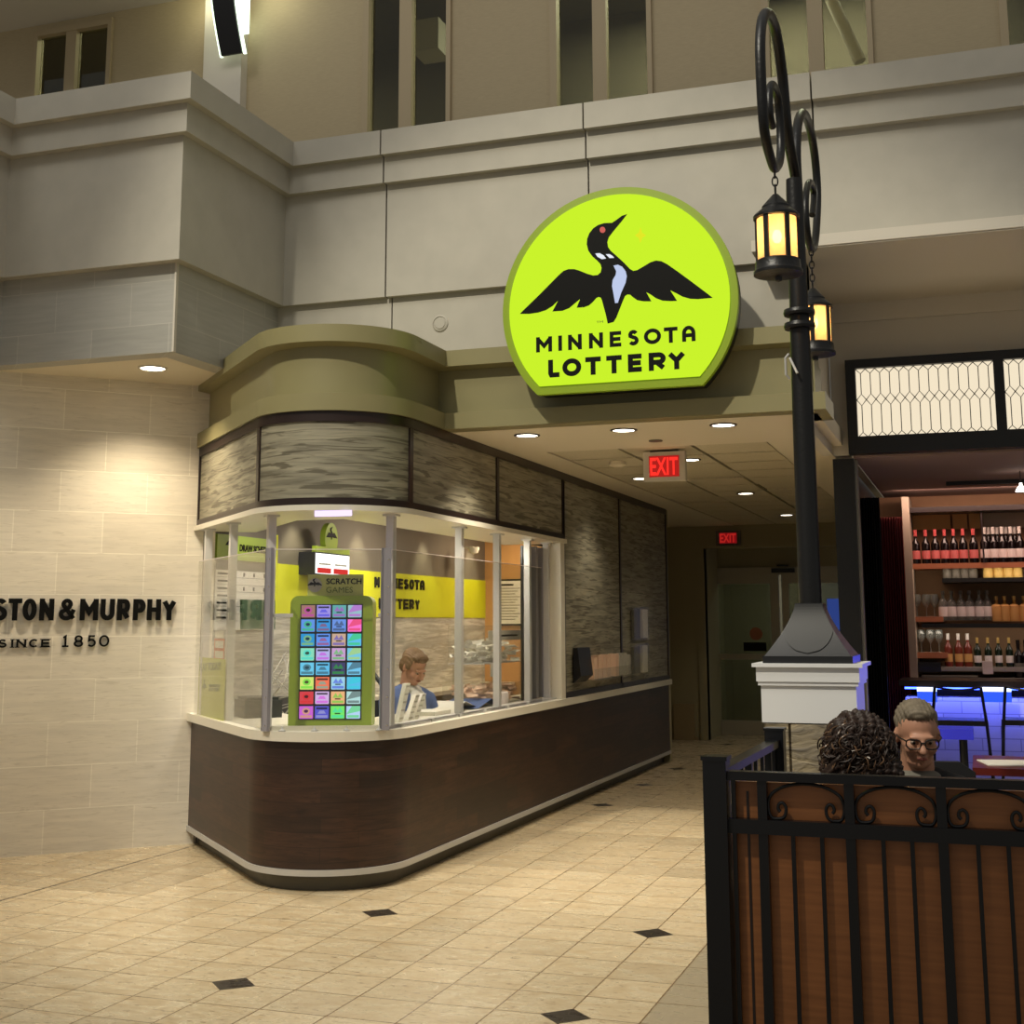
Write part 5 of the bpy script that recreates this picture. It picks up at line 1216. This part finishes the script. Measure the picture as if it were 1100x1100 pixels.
KIND = {'red_label': ('wine', ['bottle_dark', 'label_pink', 'foil_pink']), 'white_label': ('wine', ['bottle_dark', 'label_white', 'foil_white']), 'pale_spirit': ('liquor', ['clear_bottle_glass', 'label_white', 'machine_grey']),
 'amber': ('square', ['bottle_amber', 'label_tan', 'foil_gold']), 'yellow_jar': ('jar', ['foil_gold', 'label_yellow']), 'dark_jar': ('jar', ['shelf_black', 'machine_grey']), 'glass': ('glass', ['clear_bottle_glass']),
 'rose': ('wine', ['bottle_rose', 'label_tan', 'foil_white']), 'green': ('wine', ['bottle_green', 'label_white', 'foil_gold']), 'dark': ('wine', ['bottle_dark', 'machine_grey', 'bottle_dark'])}
protos = {}
ORD = ['first', 'second', 'third', 'fourth', 'fifth', 'sixth', 'seventh', 'eighth', 'ninth', 'tenth', 'eleventh']
def row(kind, us, z, desc, group, y=13.24, sc_=1, nm='bottle', cat='bottle', srt='from the left', h=1):
    st, ml = KIND[kind]
    for i, u in enumerate(us):
        x = onY(u, 640, y).x
        if kind not in protos:
            pr, mi = bottle(st); m = MB(); m.lathe(pr, (0, 0, 0), 4 if st == 'square' and False else 14, mi=mi)
            o = m.build(nm, ml, None, smooth=40, base=(0, 0, 0)); protos[kind] = o
        else: o = protos[kind].copy(); COL.objects.link(o)
        o.location = (x, y, z); o.scale = (sc_, sc_, sc_*h)
        w = ORD[i] if len(us) > 1 else ''
        tag(o, ('%s %s %s' % (w, srt if len(us) > 1 else '', desc)).strip().replace('  ', ' '), cat, group)
us = [986.4, 997.3, 1007.6, 1017.8, 1027.6, 1037.8, 1049]
row('red_label', us, zA, 'of the dark bottles with red labels, top shelf', 'red labelled bottles on the top shelf', sc_=1.05)
row('white_label', [1061, 1070.5, 1080, 1089.5, 1099], zA, 'of the front dark bottles with white labels, top shelf', 'white labelled bottles on the top shelf', sc_=1.08)
row('white_label', [1065.5, 1075, 1084.5, 1094], zA, 'of the rear white capped bottles, top shelf', 'white labelled bottles on the top shelf', y=13.36, sc_=1.1)
row('yellow_jar', [1063, 1074, 1084.5, 1094.5], zA2, 'of the yellow labelled jars under the top shelf', 'yellow jars under the top shelf', sc_=.95)
row('dark_jar', [1019, 1028.5, 1037.5, 1046.5], zA2, 'of the dark jars under the top shelf', 'dark jars under the top shelf', sc_=.9)
row('glass', [984.5, 994.5, 1003], zB_, 'of the clear goblets on the middle copper shelf', 'goblets on the middle shelf', nm='goblet', cat='glass', sc_=1.05)
row('pale_spirit', [1012.7, 1021.8, 1031.8, 1041, 1051.5, 1060], zB2+.03, 'of the clear bottles with pale labels, middle row', 'clear bottles in the middle row', sc_=1.02)
row('amber', [1069.6, 1078.5, 1088.7, 1099.5], zB2+.02, 'of the squat amber bottles, middle row', 'amber bottles in the middle row')
row('glass', [987, 997, 1006], zC, 'of the clear goblets on the lower copper shelf', 'goblets on the lower shelf', nm='goblet', cat='glass', sc_=1.05)
row('rose', [1015.6, 1026.6, 1036.5], zC2, 'of the rose wine bottles, lower row', 'rose bottles in the lower row', sc_=.98)
row('green', [1046.6, 1058, 1069, 1080.6], zC2, 'of the gold capped dark bottles, lower row', 'gold capped bottles in the lower row', sc_=.86)
row('dark', [1090, 1098], zCt, 'of the tall dark bottles at the lower right', 'tall dark bottles at the lower right', sc_=1.1)
m = MB(); a, c = sp(1055, 710, 13.1), sp(1067, 724, 13.1); m.box(a.x, c.x, 13.06, 13.12, c.z, a.z); tag(m.build('menu_card', 'label_white'), 'white folded card before the gold capped bottles', 'card')
m = MB(); a, c = sp(986, 709, 13.1), sp(1011, 722, 13.1); m.box(a.x, c.x, 13.05, 13.2, c.z, a.z-.02); tag(m.build('dark_crate', 'shelf_black'), 'low dark crate under the lower goblet shelf', 'crate')
m = MB(); m.box(sp(990, 720, 12.95).x, sp(1050, 720, 12.95).x, 12.95, 13.1, zCt, zCt+.02); tag(m.build('bar_mat', 'machine_grey'), 'grey bar mat on the back bar top', 'mat')
light('AREA', 'shelf_lamp', (.1, 12.9, 2.7), 6, (1, .62, .52), .2, rot=(-.7, 0, 0), sy_=1.2) if False else light('AREA', 'shelf_lamp', (.1, 12.75, 2.74), 10, (1, .66, .52), 1.6, target=(.1, 13.5, 1.7), sy_=.12)
light('AREA', 'shelf_lamp', (.1, 13.1, zA-.06), 1.4, (1, .8, .6), 1.5, target=(.1, 13.4, zB2), sy_=.05)
light('AREA', 'shelf_lamp', (.1, 13.1, zB2-.06), 1.2, (1, .85, .7), 1.5, target=(.1, 13.4, zC2), sy_=.05)
light('AREA', 'bar_lamp', (1.0, 11.6, 2.74), 9, (1, .62, .55), 1.0, rot=(0, 0, 0))
t = thing('pendant_lamp', onY(1096, 528, 11.5), 'small white pendant lamp under the bar ceiling at the right edge', 'lamp'); p = onY(1097, 528, 11.5)
m = MB(); m.lathe([(.045, 0), (.03, .03), (.012, .05), (.01, .07), (.001, .07)], p, 16); m.build('shade', 'pendant_glow', t, True); m = MB(); m.tube([p+Vector((0, 0, .06)), (p.x, p.y, 2.77)], .004, 6); m.build('cord', 'machine_black', t)
m = MB(); a = onY(1017, 533, 12.2); m.box(a.x, 1.3, 12.17, 12.21, 2.735, 2.77); tag(m.build('ceiling_track', 'machine_black'), 'black linear track on the bar ceiling', 'track')
# bar front with blue light
YC = 12.0
a = onY(972, 735, YC).x; zb0 = onY(1000, 742, YC).z
m = MB(); m.seg((a, YC), (3.18, YC), .3, 0, .93); bf = thing('bar', (1.2, YC, 0), 'white brick bar counter washed in blue light under a dark top', 'bar'); m.build('brick_front', 'white_brick', bf)
zc_ = onY(1000, 731, YC-.12).z; m = MB(); m.box(a-.04, 3.18, YC-.15, YC+.5, zc_-.045, zc_); m.build('worktop', 'black_frame', bf)
m = MB(); m.box(a, 3.1, YC-.04, YC-.02, zc_-.075, zc_-.06); m.build('led_strip', 'led_blue', bf)
light('AREA', 'led_lamp', (.5, YC-.10, zc_-.06), 14, (.10, .13, 1), 2.6, target=(.5, YC+.1, .4), sy_=.05)
for u0, u1 in ((985, 1006), (1053, 1086)):
    p, q = onY(u0, 738, YC-.16), onY(u1, 738, YC-.16); m = MB(); m.box(p.x, q.x, YC-.18, YC-.17, p.z-.035, p.z); m.build('led_panel', 'led_white', bf)
    m = MB(); m.box(p.x, q.x, YC-.178, YC-.17, p.z-.12, p.z-.035); m.build('blue_panel', 'blue_screen', bf)
# tall bar chairs (black frames, curved top edge)
def barchair(u, label, y=11.2, rot=0):
    c = onY(u, 780, y); t = thing('bar_chair', (c.x, y, 0), label, 'chair', 'bar chairs at the brick front')
    X = c.x; w = .20
    zt1 = onY(u, 738, y).z; zs_ = onY(u, 777, y).z
    for s_ in (-1, 1):
        m = MB(); m.tube([(X+s_*w*.86, y-.02, zt1), (X+s_*w, y, zs_), (X+s_*(w+.05), y-.03, .0)], .012, 8); m.build('rear_leg', 'iron', t)
        m = MB(); m.tube([(X+s_*w, y+.36, zs_), (X+s_*(w+.04), y+.40, 0)], .012, 8); m.build('front_leg', 'iron', t)
    m = MB(); P = [(X-w*.86+2*w*.86*k/10, y-.02-.05*math.sin(PI*k/10), zt1-.02*math.sin(PI*k/10)) for k in range(11)]; m.tube(P, .008, 8); m.build('back_rail', 'led_blue' if False else 'iron', t, True)
    m = MB(); m.box(X-w, X+w, y, y+.38, zs_-.02, zs_+.02); m.build('seat', 'machine_black', t)
    m = MB(); m.tube([(X-w*1.1, y, .3), (X+w*1.1, y, .3), (X+w*1.1, y+.38, .3), (X-w*1.1, y+.38, .3)], .009, 8, closed=True); m.build('foot_ring', 'iron', t)
barchair(1031, 'black metal bar chair nearest the seated man\'s head')
barchair(1108, 'black metal bar chair at the right edge')
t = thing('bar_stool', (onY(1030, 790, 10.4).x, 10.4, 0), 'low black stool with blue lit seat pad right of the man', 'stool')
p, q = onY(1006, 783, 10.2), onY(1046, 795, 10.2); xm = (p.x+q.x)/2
m = MB(); m.box(p.x, q.x, 10.2, 10.55, q.z, p.z); mat('blue_lit_pad', (58, 62, 232), .35); m.build('seat_pad', 'blue_lit_pad', t); m = MB(); m.tube([(xm+.05, 10.38, 0), (xm+.05, 10.38, q.z)], .03, 10); m.build('column', 'iron', t); m = MB(); m.lathe([(.2, 0), (.2, .02), (.03, .04), (.001, .04)], (xm+.05, 10.38, 0), 20); m.build('foot_plate', 'iron', t)  # pad colour painted blue in place of blue light falling on it
light('SPOT', 'pedestal_blue_fill', (1.2, 9.4, 1.40), 110, (.10, .10, 1), .12, spot=13, blend=.4, target=(PX+.2, PY, 1.16))  # added unseen blue spot that tints the pedestal's right face
# table with red edge
p = onZ(1045, 818, .76); t = thing('dining_table', (p.x+.5, p.y, 0), 'red edged table with a white menu at the right edge', 'table')
tx0, ty0 = p.x, p.y-.35
m = MB(); m.box(tx0, tx0+1.1, ty0, ty0+.75, .72, .76); m.build('tabletop', 'table_red', t)
m = MB(); m.tube([(tx0+.5, ty0+.37, 0), (tx0+.5, ty0+.37, .72)], .04, 12); m.build('column', 'iron', t); m = MB(); m.box(tx0+.25, tx0+.75, ty0+.12, ty0+.62, 0, .03); m.build('foot', 'iron', t)
m = MB(); b = MB(Matrix.Translation((tx0+.25, ty0+.3, 0)) @ Matrix.Rotation(.2, 4, 'Z')); b.box(-.2, .22, -.14, .16, .761, .766); tag(b.build('menu_sheet', 'paper'), 'white menu lying on the red edged table', 'menu')

# ================================================================== PEOPLE
def place(name, loc, rz, label, cat='person'): return thing(name, loc, label, cat, None, rz)
def person(loc, rz, hz, label, top_mat, under_mat, skin, head_rot, hair, hair_mat, table_z=.75, glasses=False, lf=.6, sh_w=.20, under=True):
    t = place('person', (loc[0], loc[1], 0), rz, label); T = WM[t]
    Hm = Matrix.Translation((0, -.02, hz)) @ head_rot
    hp = lambda x, y, z: T @ (Hm @ Vector((x, y, z))); R3 = (T @ Hm).to_3x3()
    tp = lambda x, y, z: T @ Vector((x, y, z)); Rb = T.to_3x3()
    E_ = lambda c, r: ('e', hp(*c), r, R3)
    sh = hz-.215; hip = .52
    head = [E_((0, .012, .03), (.076, .096, .086)), E_((0, -.022, -.03), (.062, .072, .084)), E_((0, -.036, -.088), (.050, .046, .030)), E_((0, -.066, -.094), (.022, .020, .018)), E_((0, -.084, .012), (.050, .018, .012)),
            ('c', hp(0, -.096, .004), hp(0, -.118, -.034), .009, .0145), E_((-.010, -.102, -.036), (.009, .010, .008)), E_((.010, -.102, -.036), (.009, .010, .008)),
            E_((.036, -.066, -.032), (.026, .026, .028)), E_((-.036, -.066, -.032), (.026, .026, .028)), E_((.078, .008, -.010), (.010, .020, .032)), E_((-.078, .008, -.010), (.010, .020, .032)),
            E_((0, -.090, -.062), (.022, .012, .006)), E_((0, -.088, -.072), (.019, .012, .007)),
            ('c', hp(0, .02, -.06), tp(0, .05, sh+.03), .060, .066)]
    torso = [('c', tp(0, .06, sh-.05), tp(0, .09, hip+.08), .115, .125), ('c', tp(-sh_w+.05, .05, sh-.03), tp(sh_w-.05, .05, sh-.03), .068, .068), ('c', tp(0, .06, sh+.035), tp(-sh_w*.7, .05, sh-.01), .058, .055), ('c', tp(0, .06, sh+.035), tp(sh_w*.7, .05, sh-.01), .058, .055), ('c', tp(-.08, .06, sh-.15), tp(.08, .06, sh-.15), .11, .11), ('c', tp(-.07, .10, hip), tp(.07, .10, hip), .12, .12)]
    arms = []; hands = []; legs = []
    for s in (-1, 1):
        S_, El, Wr = tp(s*sh_w, .05, sh-.03), tp(s*(sh_w+.05), -.03, sh-.30), tp(s*.13, -.27, max(table_z+.04, sh-.34))
        arms += [('c', S_, El, .052, .042), ('c', El, Wr, .041, .028)]
        hb = tp(s*.11, -.33, max(table_z+.03, sh-.35)); hands += [('c', Wr, hb, .026, .030)]
        for k in range(4):
            a = tp(s*(.11-.03+.02*k), -.36, hb.z+.002); b_ = tp(s*(.10-.035+.021*k), -.392-.004*(k % 2), hb.z-.006); c_ = tp(s*(.095-.035+.02*k), -.405-.008*(1 if k in (1, 2) else 0), hb.z-.028)
            hands += [('c', a, b_, .0095, .0085), ('c', b_, c_, .0085, .0072)]
        hands += [('c', tp(s*.075, -.30, hb.z), tp(s*.045, -.335, hb.z-.012), .011, .009), ('c', tp(s*.045, -.335, hb.z-.012), tp(s*.04, -.36, hb.z-.02), .009, .008)]
        K = tp(s*.12, -.36*lf, hip+.02); F = tp(s*.12, -.34*lf, .09); legs += [('c', tp(s*.09, .08, hip), K, .085, .06), ('c', K, F, .056, .04), ('c', F, tp(s*.13, -.34*lf-.12, .04), .042, .036)]
    infl = lambda ps, d: [(p[0], p[1], p[2], p[3]+d, p[4]+d) if p[0] == 'c' else p for p in ps]
    skn = blob('body', head+torso+arms+hands+legs, skin, t, .0062, 5)
    blob('jacket', infl(torso, .016)+infl(arms, .012), top_mat, t, .010, 5)
    blob('trousers', infl(legs, .012)+[('c', tp(-.07, .10, hip), tp(.07, .10, hip), .138, .138)], 'charcoal_cloth', t, .012, 4)
    if under:
        blob('shirt', [('c', tp(0, -.062, sh+.0), tp(0, -.085, hip+.15), .058, .07), ('e', tp(0, .022, sh+.052), (.088, .084, .034), Rb)], under_mat, t, .008, 4)
    for s in (-1, 1):
        m = MB(); m.ell(hp(s*.030, -.0815, -.006), (.012, .012, .0085), 12, 8, rot=R3); e = m.build('eye', 'eye_white', t, True); m = MB(); m.ell(hp(s*.030, -.0925, -.007), (.0055, .003, .0055), 10, 6, rot=R3); m.build('iris', 'ink', e)
    m = MB(); m.ell(hp(0, -.0965, -.066), (.020, .009, .006), 14, 8, rot=R3); m.build('lips', 'lips', t, True)
    if glasses:
        m = MB()
        for s in (-1, 1):
            pts = [hp(s*.034+.026*math.copysign(abs(math.cos(a))**.6, math.cos(a)), -.113+.012*abs(math.cos(a))*(1 if s*math.cos(a) > 0 else 0), -.006+.018*math.copysign(abs(math.sin(a))**.7, math.sin(a))) for a in [2*PI*k/20 for k in range(20)]]
            m.tube(pts, .0028, 6, closed=True); m.tube([hp(s*.060, -.102, .004), hp(s*.078, -.06, .004), hp(s*.080, .0, .0)], .0028, 6)
        m.tube([hp(-.010, -.114, .0), hp(.010, -.114, .0)], .003, 6); gl = m.build('glasses', 'black_paint', t, True)
        for s in (-1, 1):
            m = MB(); m.ell(hp(s*.034, -.110, -.006), (.024, .001, .016), 16, 6, rot=R3); m.build('lens', 'acrylic', gl)
    return t, hp, R3, tp
rnd = random.Random(9)
def hairshell(t, hp, R3, mt, parts, amp=.004, voxel=.006):
    f = lambda co: amp*(math.sin(co.x*420+co.z*130)*.5+math.sin(co.y*380+co.z*200)*.5)
    return blob('hair', [('e', hp(*c), r, R3) for c, r in parts], mt, t, voxel, 3, f)
RX = lambda a: Matrix.Rotation(a, 4, 'X'); RY = lambda a: Matrix.Rotation(a, 4, 'Y'); RZ = lambda a: Matrix.Rotation(a, 4, 'Z')
# seated man with glasses, facing the camera and looking down to his left
p = onY(985, 788, 5.45)
t, hp, R3, tp = person((p.x, p.y), .12, p.z, 'seated man with short hair and dark glasses, grey shirt and dark jacket', 'charcoal_cloth', 'grey_cloth', 'skin', RZ(.10) @ RX(.22), None, None, .70, True)
hairshell(t, hp, R3, 'hair_grey', [((0, .026, .048), (.081, .094, .080)), ((0, -.030, .088), (.058, .048, .034)), ((0, .060, .0), (.072, .056, .07))])
b = MB()
ch = thing('dining_chair', (p.x+.0, p.y+.25, 0), 'dark chair the man with glasses sits on', 'chair'); cx_, cy_ = p.x, p.y
def chair(ch, cx_, cy_, mt='charcoal_cloth', back=1, rz=0):
    T = Matrix.Translation((cx_, cy_, 0)) @ Matrix.Rotation(rz, 4, 'Z')
    m = MB(T); m.box(-.24, .24, -.22, .26, .38, .44); m.build('seat', mt, ch)
    m = MB(T); m.prism([(-.22, .50), (.22, .50), (.24, .96), (.18, 1.0), (-.18, 1.0), (-.24, .96)], lambda u, v, d: (u, .29+d, v), 0, .045); m.build('backrest', mt, ch)
    for x, y in ((-.21, -.19), (.21, -.19), (-.21, .27), (.21, .27)): m = MB(T); m.box(x-.02, x+.02, y-.02, y+.02, 0, .5 if y > 0 else .38); m.build('leg', 'black_frame', ch)
chair(ch, p.x, p.y+.04, rz=.12)
# coat over the chair back to the right of the man
# seated woman with curly hair, back to the camera
w_ = onY(925, 800, 4.98)
t2, hp2, R32, tp2 = person((w_.x, w_.y), PI+.55, w_.z-.02, 'seated woman with dark curly hair seen from behind, navy top', 'navy_cloth', 'white_cloth', 'skin_dim', RZ(-.45), None, None, .70, False, sh_w=.17, under=False)
core = blob('hair', [('e', hp2(0, .03, .02), (.118, .112, .118), R32), ('e', hp2(-.02, .05, -.07), (.128, .095, .085), R32), ('e', hp2(.05, .05, -.05), (.085, .085, .1), R32)], 'curly_hair', t2, .008, 3, lambda co: .006*(math.sin(co.x*190+co.z*90)+math.sin(co.y*160-co.z*210)))
mA, mB_ = MB(), MB()
for k in range(760):
    th = rnd.uniform(0, 2*PI); ph = math.acos(rnd.uniform(-.95, 1)); d_ = Vector((math.sin(ph)*math.cos(th), math.sin(ph)*math.sin(th), math.cos(ph)))
    low = max(0, -d_.z)
    c = Vector((d_.x*(.122+.022*low), .035+d_.y*.112, -.008+d_.z*(.128 if d_.z > 0 else .155)))
    if c.y < -.06 and abs(c.x) < .07 and c.z < .05: continue
    r = rnd.uniform(.006, .015); tn = Vector((rnd.uniform(-1, 1), rnd.uniform(-1, 1), rnd.uniform(-2.4, .0))).normalized(); u_ = d_.cross(tn)
    if u_.length < .1: continue
    u_.normalize(); tn = u_.cross(d_).normalized(); L_ = rnd.uniform(.05, .13); wv = rnd.uniform(.45, .75); c = c*rnd.uniform(.97, 1.06)
    P = [hp2(*(c+tn*(L_*(i/18-.4))+u_*r*math.cos(i*wv)+d_*(r*.7*math.sin(i*wv)-.00012*(i-9)**2))) for i in range(19)]
    (mB_ if rnd.random() < .16 else mA).tube(P, rnd.uniform(.0016, .0030), 4)
tag(mA.build('curls', 'curly_hair', t2, True), kind='stuff'); tag(mB_.build('lighter_curls', 'curl_light', t2, True), kind='stuff')
b = MB(); b.tube([tp2(-.06, .125, w_.z-.20), tp2(.02, .135, w_.z-.18), tp2(.10, .115, w_.z-.20)], .012, 8); b.build('collar', 'white_cloth', t2, True)
ch = thing('dining_chair', (w_.x, w_.y, 0), 'dark chair the curly haired woman sits on', 'chair'); chair(ch, w_.x, w_.y+.0, rz=PI+.55)
# attendant behind the counter
p3 = onY(443, 716, 9.05)
t3, hp3, R33, tp3 = person((p3.x, p3.y), 1.1, p3.z, 'attendant with brown hair and blue jacket seated behind the glass', 'blue_cloth', 'white_cloth', 'skin', RX(.50), None, None, .80, False, sh_w=.19)
hairshell(t3, hp3, R33, 'hair_brown', [((0, .026, .046), (.084, .096, .082)), ((0, -.036, .088), (.064, .048, .034)), ((0, .060, -.010), (.080, .056, .075)), ((.066, .0, .02), (.02, .04, .04)), ((-.066, .0, .02), (.02, .04, .04))])
ch = thing('dining_chair', (p3.x, p3.y, 0), 'dark chair the attendant in blue sits on', 'chair'); ch.name = 'attendant_chair'; chair(ch, p3.x+.0, p3.y+.0, rz=1.1)
m = MB(); m.box(-4.15, -3.70, 8.4, 10.9, .66, .70); tag(m.build('work_shelf', 'toe_kick'), 'dark work shelf under the counter before the attendant', 'shelf')

# ================================================================== LIGHT
w = bpy.data.worlds.new('world'); sc.world = w; w.use_nodes = True
bg = w.node_tree.nodes['Background']; bg.inputs[0].default_value = (.90, .88, .82, 1); bg.inputs[1].default_value = .26
# unseen lamps high in the atrium: key spot and two added area fills
light('SPOT', 'unseen_atrium_lamp', (-4.5, -1.5, 12), 4500, (1, .93, .76), .16, spot=34, blend=.5, target=(-1.7, 9.2, 0))
light('AREA', 'unseen_atrium_lamp', (-2, 2.5, 12.8), 165, (1, .97, .90), 3.0, target=(-2.5, 8.5, 2.5))
light('AREA', 'unseen_atrium_lamp', (-7, 1, 12.8), 165, (1, .96, .88), 2.5, target=(-5.5, 8.0, 2))
sc.view_settings.view_transform = 'Standard'; sc.view_settings.look = 'None'; sc.view_settings.gamma = 1; sc.view_settings.use_curve_mapping = False
sc.view_settings.exposure = 0
try: sc.cycles.transparent_max_bounces = 40
except Exception: pass
